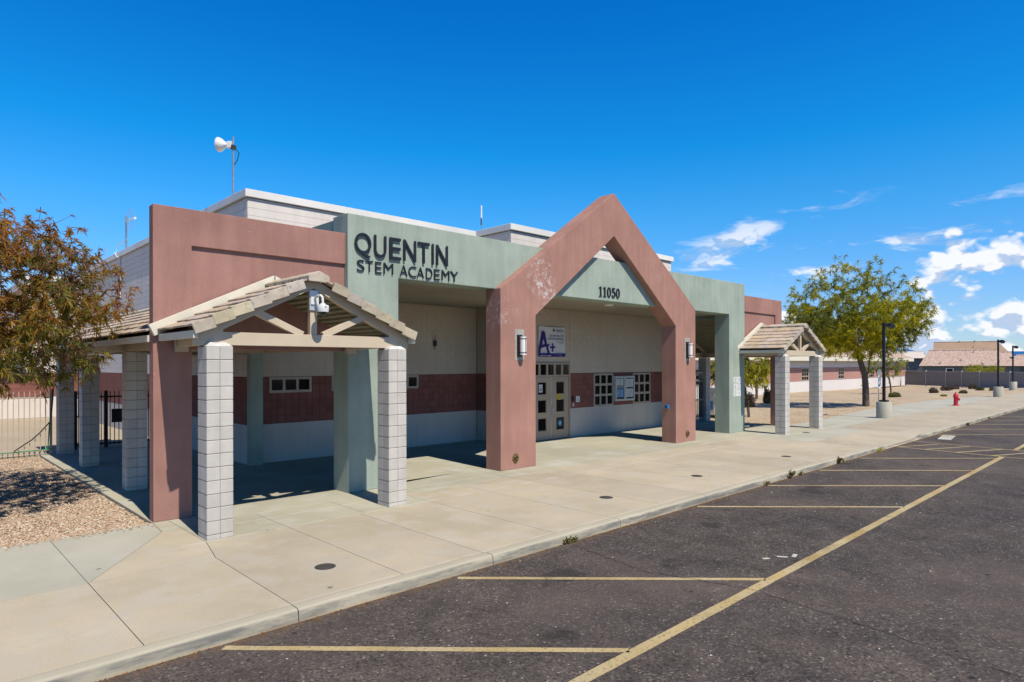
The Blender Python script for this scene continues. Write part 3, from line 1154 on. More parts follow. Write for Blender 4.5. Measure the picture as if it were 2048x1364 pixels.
# painted base courses
MB().box(6.742, 14.68, YB, 17.06, 0, 1.035).box(6.742, 6.77, 17.06, 37.6, 0, 1.035).build('wall_base', 'base_paint', B)
MB().box(14.68, 15.60, YD, 15.30, 0, 1.035).box(17.61, 24.3, YD, 15.30, 0, 1.035).box(14.68, 14.712, 15.30, 17.0, 0, 1.035).build('wall_base', 'base_paint', B)

# openings: (x0, x1, z0, z1, y, panes across, panes up)
WIN = [(7.31, 8.53, 1.87, 2.30, YB, 3, 1), (9.15, 10.37, 1.87, 2.30, YB, 3, 1), (10.99, 12.21, 1.87, 2.30, YB, 3, 1),
       (18.965, 20.165, 1.035, 2.28, YD, 3, 3), (21.475, 22.69, 1.035, 2.28, YD, 3, 3)]
DOOR = (15.60, 17.61, 0, 2.69)


def window(x0, x1, z0, z1, y, nx, nz, parent=B, fw=0.07, frame='frame_paint', pw=None, name='window'):
    mb = MB()
    bw = 0.085 if nz > 1 else 0.075
    pw = (x1 - x0 - 2 * fw - (nx - 1) * bw) / nx
    ph = (z1 - z0 - 2 * fw - (nz - 1) * bw) / nz
    mb.box(x0, x1, y - 0.02, y + 0.05, z0, z0 + fw).box(x0, x1, y - 0.02, y + 0.05, z1 - fw, z1)
    mb.box(x0, x0 + fw, y - 0.02, y + 0.05, z0 + fw, z1 - fw).box(x1 - fw, x1, y - 0.02, y + 0.05, z0 + fw, z1 - fw)
    for i in range(1, nx):
        q = x0 + fw + i * pw + (i - 1) * bw
        mb.box(q, q + bw, y - 0.012, y + 0.048, z0 + fw, z1 - fw)
    for k in range(1, nz):
        q = z0 + fw + k * ph + (k - 1) * bw
        for i in range(nx):
            a = x0 + fw + i * (pw + bw)
            mb.box(a, a + pw, y - 0.010, y + 0.046, q, q + bw)
    w = mb.build(name, frame, parent)
    for i in range(nx):
        for k in range(nz):
            a, c = x0 + fw + i * (pw + bw), z0 + fw + k * (ph + bw)
            MB().box(a + 0.001, a + pw - 0.001, y + 0.002, y + 0.011, c + 0.001, c + ph - 0.001).build('pane', 'glass', w)
    return w


for w in WIN:
    window(*w)

# red band of square blocks: single blocks where they show, the rest joined
blk = MB().box(0.003, 0.2, -0.006, 0.03, 0.003, 0.2).mesh('band_block', 'band_block', bevel=0.003, seg=1)
n_single = 0
rest = MB()


def clear(x0, x1, z0, z1, y):
    for a, b, c, d, yy, _, _ in WIN:
        if abs(yy - y) < 0.1 and x1 > a + 0.02 and x0 < b - 0.02 and z1 > c + 0.02 and z0 < d - 0.02:
            return False
    if abs(y - YD) < 0.1 and x1 > DOOR[0] + 0.02 and x0 < DOOR[1] - 0.02:
        return False
    return True


for X0, X1, y in ((6.744, 14.68, YB), (14.68, 24.3, YD)):
    MB().box(X0 + 0.001, X1 - 0.001, y + 0.012, y + 0.03, 1.035, 2.31).build('band_mortar', 'band_mortar', B)
    x = X0
    while x < X1 - 0.05:
        for k in range(6):
            z = 1.04 + k * 0.2105
            xe = min(x + 0.203, X1)
            if not clear(x, xe, z, z + 0.2, y):
                # cut pieces beside the opening
                for a, b, c, d, yy, _, _ in WIN + [(DOOR[0], DOOR[1], 0, 2.69, YD, 0, 0)]:
                    if abs(yy - y) < 0.1 and xe > a and x < b and z + 0.2 > c + 0.02 and z < d - 0.02:
                        if a - x > 0.03:
                            rest.box(x + 0.003, a, y - 0.006, y + 0.03, z + 0.003, z + 0.2075)
                        if xe - b > 0.03:
                            rest.box(b, xe - 0.003, y - 0.006, y + 0.03, z + 0.003, z + 0.2075)
                        if c - z > 0.03:
                            rest.box(max(x, a) + 0.003, min(xe, b) - 0.003, y - 0.006, y + 0.03, z + 0.003, c)
                continue
            vis = (7.1 < x < 9.2 or 12.1 < x < 14.6) if y == YB else (x > 17.5)
            if vis and n_single < 292 and xe - x > 0.19:
                o = link('band_block', blk, B, (x, y, z))
                o.scale = (1, 1, 1.03)
                n_single += 1
            else:
                rest.box(x + 0.003, xe - 0.003, y - 0.006, y + 0.03, z + 0.003, z + 0.2075)
        x += 0.203
# returns of the band round the corners
for (o, w) in (((6.742, 37.6, 1.04), 20.55), ((14.68, 17.0, 1.04), 1.70)):
    blocks_face(rest, o, (0, -1, 0), w, 1.264, 0, 6, 0.203, 0.2105, 0.006, (-1, 0, 0), bond=0.0)
MB().box(6.744, 6.77, 17.06, 37.6, 1.035, 2.31).box(14.682, 14.712, 15.30, 17.0, 1.035, 2.31).build('band_mortar', 'band_mortar', B)
tag(rest.build('band_courses', 'band_block', B), kind='stuff')

# pale block walls: courses as real blocks
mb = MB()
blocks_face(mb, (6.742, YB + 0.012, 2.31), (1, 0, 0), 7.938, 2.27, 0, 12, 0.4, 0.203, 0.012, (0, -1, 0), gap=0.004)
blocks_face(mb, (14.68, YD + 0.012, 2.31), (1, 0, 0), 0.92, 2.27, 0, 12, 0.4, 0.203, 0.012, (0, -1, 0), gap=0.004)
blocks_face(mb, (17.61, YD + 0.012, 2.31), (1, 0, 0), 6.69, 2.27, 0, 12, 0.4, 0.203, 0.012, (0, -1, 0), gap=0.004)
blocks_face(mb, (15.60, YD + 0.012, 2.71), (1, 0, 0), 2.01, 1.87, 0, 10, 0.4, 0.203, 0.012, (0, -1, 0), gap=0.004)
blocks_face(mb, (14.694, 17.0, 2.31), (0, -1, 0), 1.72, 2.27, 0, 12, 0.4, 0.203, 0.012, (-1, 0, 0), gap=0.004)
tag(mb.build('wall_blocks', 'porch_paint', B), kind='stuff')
mb = MB()
blocks_face(mb, (6.744, YB + 0.012, 4.76), (1, 0, 0), 7.93, 2.28, 0, 12, 30.0, 0.203, 0.012, (0, -1, 0), gap=0.006)
blocks_face(mb, (14.68, YD + 0.012, 4.76), (1, 0, 0), 9.62, 2.28, 0, 12, 30.0, 0.203, 0.012, (0, -1, 0), gap=0.006)
blocks_face(mb, (14.694, 17.0, 4.76), (0, -1, 0), 1.72, 2.28, 0, 12, 0.4, 0.203, 0.012, (-1, 0, 0), gap=0.006)
blocks_face(mb, (6.754, 37.6, 2.31), (0, -1, 0), 20.56, 4.73, 0, 24, 0.4, 0.203, 0.012, (-1, 0, 0), gap=0.007)
tag(mb.build('wall_blocks', 'wall_paint', B), kind='stuff')
# metal coping and its drip
mb = MB()
mb.box(6.66, 14.62, 16.95, 17.25, 7.06, 7.26).box(6.66, 6.96, 17.25, 37.7, 7.06, 7.26)
mb.box(14.60, 24.38, 15.19, 15.49, 7.065, 7.265).box(14.602, 14.90, 15.49, 17.2, 7.065, 7.263).box(24.08, 24.378, 15.49, 37.7, 7.065, 7.263)
mb.build('coping', 'coping_metal', B, bevel=0.008, seg=1)
MB().box(6.9, 24.1, 17.2, 37.6, 7.04, 7.10).box(14.85, 24.1, 15.45, 17.2, 7.04, 7.09).build('flat_roof', 'cap_mortar', B)
MB().box(6.715, 7.05, 16.78, 17.02, 0, 4.58).build('column', 'green_stucco', B, bevel=0.01)

# entrance doors
fr = MB()
fr.box(15.60, 15.665, 15.235, 15.32, 0, 2.69).box(17.545, 17.61, 15.235, 15.32, 0, 2.69).box(15.665, 17.545, 15.235, 15.32, 2.625, 2.69).box(15.665, 17.545, 15.237, 15.318, 2.195, 2.262)
for i in range(4):
    a = 15.955 + i * 0.388
    fr.box(a, a + 0.098, 15.24, 15.315, 2.262, 2.625)
F_ = fr.build('door_frame', 'door_paint', B)
for i in range(5):
    a = 15.665 + i * 0.388
    MB().box(a, min(a + 0.29, 17.545), 15.27, 15.278, 2.262, 2.625).build('pane', 'glass', F_)
for x0, x1 in ((15.68, 16.597), (16.613, 17.53)):
    c = (x0 + x1) / 2
    px0, px1 = c - 0.183, c + 0.183
    zs = [(0.345, 0.735), (0.975, 1.365), (1.605, 1.985)]
    mb = MB()
    mb.box(x0, px0, 15.255, 15.30, 0.012, 2.185).box(px1, x1, 15.255, 15.30, 0.012, 2.185)
    zz = [0.012] + [q for p in zs for q in p] + [2.185]
    for a, b in zip(zz[::2], zz[1::2]):
        mb.box(px0, px1, 15.2552, 15.2998, a, b)
    d = mb.build('door', 'door_paint', B)
    for a, b in zs:
        MB().box(px0, px1, 15.272, 15.28, a, b).build('pane', 'glass', d)
        f = MB()
        f.box(px0 - 0.016, px0, 15.247, 15.256, a - 0.016, b + 0.016).box(px1, px1 + 0.016, 15.247, 15.256, a - 0.016, b + 0.016)
        f.box(px0, px1, 15.247, 15.256, a - 0.016, a).box(px0, px1, 15.247, 15.256, b, b + 0.016)
        f.build('pane_bead', 'black_paint', d)
    if x0 > 16.6:
        MB().tube([(16.66, 15.25, 0.86), (16.66, 15.2, 0.88), (16.66, 15.2, 1.13), (16.66, 15.25, 1.15)], 0.012).box(16.635, 16.685, 15.248, 15.256, 0.82, 1.2).build('handle', 'steel', d)
MB().box(16.597, 16.613, 15.250, 15.27, 0.02, 2.19).build('door_astragal', 'alu', B)
s = MB().cyl((17.015, 1.485), 0.112, 15.246, 15.254, 22, axis='Y').build('sticker', 'sticker_yellow')
tag(s, 'round yellow sticker on the right entrance door', 'sticker')
s1 = MB().box(16.925, 17.105, 15.243, 15.245, 1.44, 1.455).box(16.95, 17.08, 15.243, 15.245, 1.51, 1.52).build('print', 'print_dark', s)
s = MB().cyl((17.07, 0.55), 0.10, 15.262, 15.27, 22, axis='Y').build('sticker', 'sticker_blue')
tag(s, 'round blue sticker on the lowest glass pane of the entrance door', 'sticker')
MB().cyl((17.07, 0.56), 0.028, 15.259, 15.262, 12, axis='Y').box(17.05, 17.09, 15.259, 15.262, 0.50, 0.535).build('print', 'sheet_white', s)
s = MB().box(15.99, 16.17, 15.262, 15.27, 1.66, 1.93).build('notice_sheet', 'sheet_white')
tag(s, 'paper notice behind the upper glass of the left entrance door', 'notice')
MB().box(16.02, 16.14, 15.259, 15.262, 1.86, 1.88).box(16.02, 16.14, 15.259, 15.262, 1.70, 1.82).build('print', 'print_grey', s)

# wall lettering
T = thing('lettering', 'large black raised letters QUENTIN STEM ACADEMY on green wall', 'sign', (6.9, YG, 4.6))
for ch, a, b in (('Q', 6.862, 7.268), ('U', 7.322, 7.639), ('E', 7.703, 8.013), ('N', 8.062, 8.413), ('T', 8.443, 8.783), ('I', 8.832, 8.90), ('N', 8.957, 9.307)):
    fit_text('letter', ch, a, b - 0.02, 4.86 if ch == 'Q' else 4.905, 5.375, YG - 0.022, 0.028, 'letter_black', T, bold=0.0)
for ch, a, b in (('S', 6.92, 7.106), ('T', 7.122, 7.312), ('E', 7.353, 7.523), ('M', 7.561, 7.81), ('A', 7.975, 8.182), ('C', 8.2, 8.421), ('A', 8.427, 8.628),
                 ('D', 8.674, 8.862), ('E', 8.9, 9.079), ('M', 9.12, 9.352), ('Y', 9.372, 9.615)):
    fit_text('letter', ch, a, b - 0.012, 4.573, 4.812, YG - 0.012, 0.022, 'letter_black', T, bold=-0.012)

# house number in a condensed book face
H = thing('house_number', 'black number 11050 on green wall inside the red gable', 'sign', (14.9, YG, 4.63))


def oval(cx, cz, rx, rz, n=26):
    return [(cx + math.cos(2 * math.pi * i / n) * rx, cz + math.sin(2 * math.pi * i / n) * rz) for i in range(n)]


def digit(d, x0, w, z0, h):
    X = lambda u: x0 + u * w
    Z = lambda v: z0 + v * h
    if d == '1':
        lp = [[(0.08, 0), (0.92, 0), (0.92, 0.05), (0.68, 0.07), (0.68, 1.0), (0.6, 1.0), (0.08, 0.9), (0.08, 0.86), (0.34, 0.88), (0.34, 0.07), (0.08, 0.05)]]
    elif d == '0':
        lp = [oval(0.5, 0.5, 0.5, 0.515), oval(0.5, 0.5, 0.22, 0.46)[::-1]]
    else:
        lp = [[(0.16, 1.0), (0.88, 1.0), (0.84, 0.84), (0.25, 0.84), (0.22, 0.63), (0.36, 0.68), (0.55, 0.69), (0.78, 0.62), (0.93, 0.48), (0.97, 0.33), (0.92, 0.16), (0.78, 0.05), (0.55, -0.01), (0.33, 0.0),
               (0.14, 0.06), (0.06, 0.16), (0.1, 0.25), (0.22, 0.27), (0.33, 0.22), (0.33, 0.12), (0.42, 0.05), (0.52, 0.05), (0.63, 0.13), (0.67, 0.33), (0.63, 0.52), (0.52, 0.62), (0.36, 0.61), (0.2, 0.54), (0.13, 0.55)]]
    outline_mesh('digit', [[(X(u), Z(v)) for u, v in l] for l in lp], YG - 0.008, 0.022, 'letter_black', H)


for d, a, b in (('1', 14.912, 15.07), ('1', 15.108, 15.269), ('0', 15.301, 15.486), ('5', 15.519, 15.707), ('0', 15.735, 15.92)):
    digit(d, a, b - a, 4.63, 0.29)


# ------------------------------------------------------------------ entrance canopies and covered walkways
BS = 0.2032
pblock = MB().box(-0.0965, 0.0965, -0.0965, 0.0965, 0.004, BS - 0.004).mesh('concrete_block', 'pale_block', bevel=0.007, seg=1)
pcut = MB().box(-0.0965, 0.0965, -0.0965, 0.0965, 0.0, 0.066).mesh('concrete_block', 'pale_block', bevel=0.005, seg=1)


def pillar(x0, y0, parent, courses=14, z0=0.0, cap=True):
    """pillar of scored block, 0.39 square, its near left corner at x0, y0"""
    cx, cy = x0 + 0.195, y0 + 0.195
    mb = MB().box(x0 + 0.008, x0 + 0.382, y0 + 0.008, y0 + 0.382, z0 - 0.02, z0 + 0.07 + courses * BS - 0.003)
    p = mb.build('pillar', 'mortar', parent)
    for k in range(-1, courses):
        for sx in (-1, 1):
            for sy in (-1, 1):
                z = z0 + 0.07 + k * BS if k >= 0 else z0
                link('concrete_block', pblock if k >= 0 else pcut, p, (cx + sx * 0.0985, cy + sy * 0.0985, z))
    if cap:
        zt = z0 + 0.07 + courses * BS
        a, b = x0 + 0.002, x0 + 0.388
        c, d = y0 + 0.002, y0 + 0.388
        i = 0.075
        MB().add([(a, c, zt), (b, c, zt), (b, d, zt), (a, d, zt), (a + i, c + i, zt + 0.065), (b - i, c + i, zt + 0.065), (b - i, d - i, zt + 0.065), (a + i, d - i, zt + 0.065)],
                 [(0, 3, 2, 1), (4, 5, 6, 7), (0, 1, 5, 4), (1, 2, 6, 5), (2, 3, 7, 6), (3, 0, 4, 7)]).build('pillar_cap', 'cap_mortar', p)
    return p


TH = math.atan(0.48)
CT, ST = math.cos(TH), math.sin(TH)
EXPO = 0.318
tile_w = 0.30
tile_me = MB().box(0.0, 0.40, 0.004, tile_w - 0.004, 0.0, 0.032).mesh('roof_tile', 'roof_tile', bevel=0.006, seg=1)
rake_me = MB().add([(0, 0, -0.13), (0.322, 0, -0.13), (0.322, 0, 0.035), (0, 0, 0.035), (0, 0.035, -0.13), (0.322, 0.035, -0.13), (0.322, 0.035, 0.0), (0, 0.035, 0.0),
                    (0, 0.17, 0.035), (0.322, 0.17, 0.035), (0.322, 0.17, 0.0), (0, 0.17, 0.0)],
                   [(0, 1, 2, 3), (4, 7, 6, 5), (0, 4, 5, 1), (3, 2, 9, 8), (8, 9, 10, 11), (7, 11, 10, 6), (0, 3, 7, 4), (3, 8, 11, 7), (1, 5, 6, 2), (2, 6, 10, 9)]).mesh('rake_tile', 'rake_tile', bevel=0.005, seg=1)
ridge_me = MB().add([(-0.19, 0, -0.155), (-0.19, 0, -0.06), (-0.17, 0, -0.045), (0, 0, 0.03), (0.17, 0, -0.045), (0.19, 0, -0.06), (0.19, 0, -0.155),
                     (-0.19, 0.38, -0.085), (-0.19, 0.38, -0.06), (-0.17, 0.38, -0.045), (0, 0.38, 0.03), (0.17, 0.38, -0.045), (0.19, 0.38, -0.06), (0.19, 0.38, -0.085)],
                    [(0, 6, 5, 4, 3, 2, 1), (7, 8, 9, 10, 11, 12, 13), (1, 2, 9, 8), (2, 3, 10, 9), (3, 4, 11, 10), (4, 5, 12, 11), (0, 1, 8, 7), (5, 6, 13, 12), (0, 7, 13, 6)]).mesh('ridge_tile', 'rake_tile', bevel=0.006, seg=1)
RR = random.Random(5)


def slope_frame(side):
    """local x up the slope, local y along the roof, local z out of it"""
    sx = 1 if side < 0 else -1
    ux = Vector((sx * CT, 0, ST))
    uz = Vector((-sx * ST, 0, CT))
    return ux, uz


def roof(parent, cx, eave_half, ze, y0, y1, ncourse, rakes=True, ridge=True, limit=9999, sides=(-1, 1), tilt=0.085, mirror_y=1):
    n = 0
    for side in sides:
        ux, uz = slope_frame(side)
        e = Vector((cx + side * eave_half, 0, ze))
        for i in range(ncourse):
            p = e + ux * (i * EXPO) + uz * 0.012
            ya = y0 + (0.06 if rakes else 0.0)
            st = ya - (tile_w / 2 if i % 2 else 0)
            # tile frame: tilted so that its lower edge lifts over the course below
            tx = (ux * math.cos(tilt) - uz * math.sin(tilt)).normalized()
            tz = (uz * math.cos(tilt) + ux * math.sin(tilt)).normalized()
            y = st
            while y < y1 - 0.05:
                a, b = max(y, ya), min(y + tile_w, y1)
                if b - a > 0.05:
                    sy = (b - a) / tile_w
                    j = RR.uniform(-0.004, 0.004)
                    q = p + uz * (0.036 + j) + ux * RR.uniform(-0.005, 0.005)
                    ty = Vector((0, 1, 0))
                    if side > 0:
                        m = Matrix(((tx.x, 0, tz.x, q.x), (0, -sy, 0, b), (tx.z, 0, tz.z, q.z), (0, 0, 0, 1)))
                    else:
                        m = Matrix(((tx.x, 0, tz.x, q.x), (0, sy, 0, a), (tx.z, 0, tz.z, q.z), (0, 0, 0, 1)))
                    o = bpy.data.objects.new('roof_tile', tile_me)
                    COL.objects.link(o)
                    o.parent = parent
                    o.matrix_parent_inverse = PINV[parent.name]
                    o.matrix_basis = m
                    n += 1
                y += tile_w
        if rakes:
            for i in range(ncourse):
                q = e + ux * (i * EXPO - 0.01) + uz * (0.066 if i else 0.058)
                tl = tilt * 1.15
                tx = (ux * math.cos(tl) - uz * math.sin(tl)).normalized()
                tz = (uz * math.cos(tl) + ux * math.sin(tl)).normalized()
                yy = y0 - 0.006 * (i % 2)
                if mirror_y < 0:
                    yy = y1 + 0.006 * (i % 2)
                m = Matrix(((tx.x, 0, tz.x, q.x), (0, mirror_y, 0, yy), (tx.z, 0, tz.z, q.z), (0, 0, 0, 1)))
                o = bpy.data.objects.new('rake_tile', rake_me)
                COL.objects.link(o)
                o.parent = parent
                o.matrix_parent_inverse = PINV[parent.name]
                o.matrix_basis = m
    if ridge:
        zr = ze + eave_half * ST / CT + 0.065
        y = y0 - 0.012
        while y < y1 - 0.1:
            o = link('ridge_tile', ridge_me, parent, (cx + RR.uniform(-.005, .005), y, zr + RR.uniform(0, .01)))
            o.rotation_euler = (0.02, 0, RR.uniform(-.01, .01))
            y += 0.345


PINV = {}


def deck(parent, cx, eave_half, ze, y0, y1, name='roof_deck', sides=(-1, 1)):
    """corrugated metal deck under the tiles, ribs along the ridge"""
    for side in sides:
        ux, uz = slope_frame(side)
        e = Vector((cx + side * eave_half, 0, ze))
        Ls = eave_half / CT
        prof = []
        s = 0.02
        while s < Ls - 0.05:
            for d, h in ((0, 0), (0.055, 0), (0.07, -0.038), (0.125, -0.038), (0.14, 0)):
                if s + d < Ls:
                    prof.append((s + d, h - 0.03))
            s += 0.15
        vs = []
        for y in (y0, y1):
            for t, h in prof:
                p = e + ux * t + uz * h
                vs.append((p.x, y, p.z))
        for y in (y0, y1):
            for t, h in prof:
                p = e + ux * t + uz * (h + 0.004)
                vs.append((p.x, y, p.z))
        n = len(prof)
        fs = [(i, i + 1, n + i + 1, n + i) for i in range(n - 1)] + [(2 * n + i, 3 * n + i, 3 * n + i + 1, 2 * n + i + 1) for i in range(n - 1)]
        fs += [(i, 2 * n + i, 2 * n + i + 1, i + 1) for i in range(n - 1)] + [(n + i, n + i + 1, 3 * n + i + 1, 3 * n + i) for i in range(n - 1)]
        MB().add(vs, fs).build(name, 'deck_metal', parent)


def truss(parent, cx, half, y0, y1, zb=2.94, apex=3.935):
    """bottom chord, king post, two struts and two rafters"""
    MB().box(cx - half + 0.30, cx + half - 0.30, y0 + 0.004, y1 - 0.004, zb, zb + 0.205).build('bottom_chord', 'beam_paint', parent, bevel=0.006)
    MB().box(cx - 0.062, cx + 0.062, y0 + 0.012, y1 - 0.012, zb + 0.2, apex - 0.02).build('king_post', 'beam_paint', parent, bevel=0.005)
    ym = (y0 + y1) / 2
    for sd in (-1, 1):
        zr = lambda x: apex - 0.5 * abs(x)
        # rafter with a plumb cut at the foot
        xe = half
        pts = [(cx, apex), (cx + sd * (xe - 0.42), zr(xe - 0.42)), (cx + sd * (xe - 0.42), zb - 0.005), (cx + sd * xe, zb - 0.005), (cx + sd * xe, zr(xe) + 0.185), (cx, apex + 0.17)]
        MB().polyY(pts if sd < 0 else pts[::-1], y0, y1).build('rafter', 'beam_paint', parent, bevel=0.006)
        MB().bar((cx + sd * 0.19, ym, zb + 0.20), (cx + sd * 1.0, ym, 3.50), 0.09, 0.11, up=(0, 0, 1)).build('strut', 'beam_paint', parent, bevel=0.004)


def canopy(cx, label, side):
    """gabled canopy on two block pillars in front of the red wall"""
    c = thing('entrance_canopy', label, 'canopy', (cx, 10.3, 0), 'tiled canopies at the two ends of the school front')
    bpy.context.view_layer.update()
    PINV[c.name] = wmat(c).inverted()
    pillar(cx - 1.795, 10.11, c)
    pillar(cx + 1.405, 10.11, c)
    truss(c, cx, 1.92, 10.25, 10.37)
    for sd in (-1, 1):
        x = cx + sd * 1.62
        b = MB().box(x - 0.075, x + 0.075, 10.375, 11.80, 2.945, 3.14).build('side_beam', 'beam_paint', c, bevel=0.005)
        MB().box(x - 0.10, x + 0.10, 11.80, 11.893, 2.86, 3.16).build('beam_bracket', 'beam_paint', b)
        xo = cx + sd * 1.955
        MB().polyY([(xo - 0.03, 3.035), (xo + 0.03, 3.035), (xo + 0.03, 3.15), (xo - 0.03, 3.15)], 10.10, 11.82).build('eave_board', 'cream_metal', c, bevel=0.004)
        ux, uz = slope_frame(sd)
        e = Vector((cx + sd * 2.02, 0, 3.11))
        a = e + uz * 0.02 - ux * 0.02
        b2 = Vector((cx, 0, 3.11 + 2.02 * 0.48)) + uz * 0.02
        pts = [a, b2, b2 + Vector((0, 0, 0.215)), a + uz * 0.20]
        pp = [(p.x, p.z) for p in pts]
        MB().polyY(pp if sd < 0 else pp[::-1], 11.80, 11.893).build('flashing', 'cream_metal', c, bevel=0.005)
    deck(c, cx, 1.93, 3.10, 10.36, 11.89)
    roof(c, cx, 1.975, 3.165, 10.055, 11.80, 6)
    return c


c1 = canopy(5.185, 'tan tiled gable canopy nearest the gravel bed, with a white camera on its truss', -1)
c2 = canopy(mir(5.185), 'tan tiled gable canopy beside the big green tree', 1)


def covered_walk(cx, label, y0, y1, pill, sides, cut, wallside):
    c = thing('covered_walkway', label, 'walkway', (cx, y0, 0), 'covered walkways along the school sides')
    bpy.context.view_layer.update()
    PINV[c.name] = wmat(c).inverted()
    for (x, y) in pill:
        pillar(x, y, c, cap=False)
    ds = (-1, 1) if cx < 15 else (1,)
    if cx > 15:
        deck(c, cx - 1.1, 3.04, 3.09, 12.43, 15.25, sides=(1,))
    deck(c, cx, 1.94, 3.09, y0 if cx < 15 else 15.26, y1, sides=ds)
    for sd in ds:
        MB().box(cx + sd * 1.955 - 0.03, cx + sd * 1.955 + 0.03, y0, y1, 3.03, 3.14).build('eave_board', 'cream_metal', c)
        x = cx + sd * 1.5
        MB().box(x - 0.08, x + 0.08, y0, y1, 2.92, 3.11).build('side_beam', 'beam_paint', c)
    roof(c, cx, 1.975, 3.16, y0, y1, 6, rakes=False, sides=sides)
    for y in cut:
        truss(c, cx, 1.86, y, y + 0.12, zb=2.93)
    return c


covered_walk(5.1, 'tiled walkway roof behind the left red wall, on grey block pillars', 12.14, 23.4, [(3.53, 15.28), (3.53, 19.68), (3.53, 22.95)], (-1,), [15.4, 19.8], 1)
covered_walk(mir(5.1), 'tiled walkway roof behind the right red wall, dark corrugated underside', 12.14, 23.4, [(mir(3.92), 15.04), (mir(3.92), 19.5)], (1,), [15.3, 19.6], -1)

# ------------------------------------------------------------------ things on the building
for x, lab in ((11.29, 'white cylinder wall lamp on the left red portal leg'), (19.29, 'white cylinder wall lamp on the right red portal leg')):
    t = thing('wall_lamp', lab, 'lamp', (x + 0.16, YP, 2.75), 'wall lamps on the portal legs')
    MB().box(x - 0.02, x + 0.31, YP - 0.006, YP + 0.01, 2.74, 3.52).build('bare_patch', 'bare_plaster', t)
    MB().box(x + 0.05, x + 0.20, YP - 0.05, YP - 0.006, 2.82, 3.38).build('back_plate', 'black_paint', t)
    MB().lathe((x + 0.16, YP - 0.12, 2.87), [(0.0, 0), (0.085, 0.0), (0.085, 0.46), (0.0, 0.46)], 20).build('shade', 'frosted', t, smooth=True)
    for z in (2.92, 3.27):
        MB().lathe((x + 0.16, YP - 0.12, z), [(0.086, 0), (0.093, 0.0), (0.093, 0.016), (0.086, 0.016)], 20).box(x + 0.13, x + 0.19, YP - 0.06, YP - 0.03, z, z + 0.016).build('band', 'black_paint', t)
    MB().tube([(x + 0.16, YP - 0.212, 2.90), (x + 0.16, YP - 0.212, 3.31)], 0.006).build('guard_bar', 'black_paint', t)
for x, lab in ((11.285, 'brass fire hose inlet low on the left portal leg'), (19.43, 'brass fire hose inlet low on the right portal leg')):
    t = thing('hose_inlet', lab, 'hose inlet', (x, YP, 0.27), 'fire hose inlets on the portal legs')
    MB().polyY([(x - 0.1, 0.33), (x - 0.105, 0.24), (x - 0.05, 0.17), (x, 0.14), (x + 0.05, 0.17), (x + 0.105, 0.24), (x + 0.1, 0.33), (x + 0.05, 0.385), (x - 0.05, 0.385)], YP - 0.02, YP).build('plate', 'brass', t, bevel=0.006)
    MB().cyl((x, 0.27), 0.075, YP - 0.05, YP - 0.018, 18, axis='Y').build('ring', 'brass', t, bevel=0.006)
    MB().cyl((x, 0.27), 0.058, YP - 0.054, YP - 0.05, 18, axis='Y').build('opening', 'black_paint', t)
    MB().cyl((x - 0.005, 0.262), 0.026, YP - 0.075, YP - 0.052, 10, axis='Y').build('plug', 'brass', t)

# security camera on the left canopy's king post
t = thing('security_camera', 'white dome security camera on the truss of the near canopy', 'camera', (5.185, 10.2, 3.6))
MB().box(5.10, 5.27, 10.235, 10.249, 3.56, 3.90).build('mounting_plate', 'alu', t, bevel=0.003)
MB().box(5.115, 5.255, 10.215, 10.235, 3.66, 3.79).tube([(5.185, 10.23, 3.76), (5.19, 10.12, 3.80), (5.2, 10.03, 3.80), (5.21, 9.99, 3.76), (5.21, 9.985, 3.66)], 0.021, 10).build('arm', 'white_plastic', t, smooth=True)
MB().lathe((5.21, 9.985, 3.52), [(0.0, 0.145), (0.042, 0.145), (0.046, 0.125), (0.094, 0.112), (0.10, 0.098), (0.10, 0.035), (0.094, 0.0), (0.0, 0.0)][::-1], 24).build('housing', 'white_plastic', t, smooth=True)
MB().lathe((5.21, 9.985, 3.52), [(0.0, -0.072), (0.025, -0.069), (0.046, -0.056), (0.06, -0.033), (0.065, -0.0)], 20).build('dome', 'dark_glass', t, smooth=True)
MB().polyY([(5.19, 3.607), (5.21, 3.588), (5.23, 3.607)], 9.881, 9.888).build('logo', 'red_dot', t)

# banner
t = thing('banner', 'white A+ SCHOOL OF EXCELLENCE banner with purple A above the doors', 'banner', (16.6, 15.2, 2.9))
bx0, bx1, bz0, bz1, by = 15.94, 17.31, 2.895, 3.945, 15.235
nx_, nz_ = 28, 20
vs, fs = [], []
for k in range(nz_ + 1):
    for i in range(nx_ + 1):
        u, v = i / nx_, k / nz_
        e = 0.010 * math.sin(u * 9 + v * 3) * math.sin(v * 5 + 0.6) + 0.008 * math.exp(-((u - (1 - v) * 0.8) ** 2) * 120) * v
        sag = 0.012 * math.sin(u * math.pi) * v
        vs.append((bx0 + (bx1 - bx0) * u, by + e, bz0 + (bz1 - bz0) * v - sag))
for k in range(nz_):
    for i in range(nx_):
        a = k * (nx_ + 1) + i
        fs.append((a, a + 1, a + nx_ + 2, a + nx_ + 1))
MB().add(vs, fs).build('cloth', 'banner_white', t, smooth=True)
BX = lambda u: bx0 + (bx1 - bx0) * u
BZ = lambda v: bz0 + (bz1 - bz0) * v
yb = by - 0.016
outline_mesh('print', [[(BX(u), BZ(v)) for u, v in ((0.0, 0.0), (1.0, 0.0), (1.0, 0.115), (0.0, 0.115))]], yb, 0.002, 'purple', t)
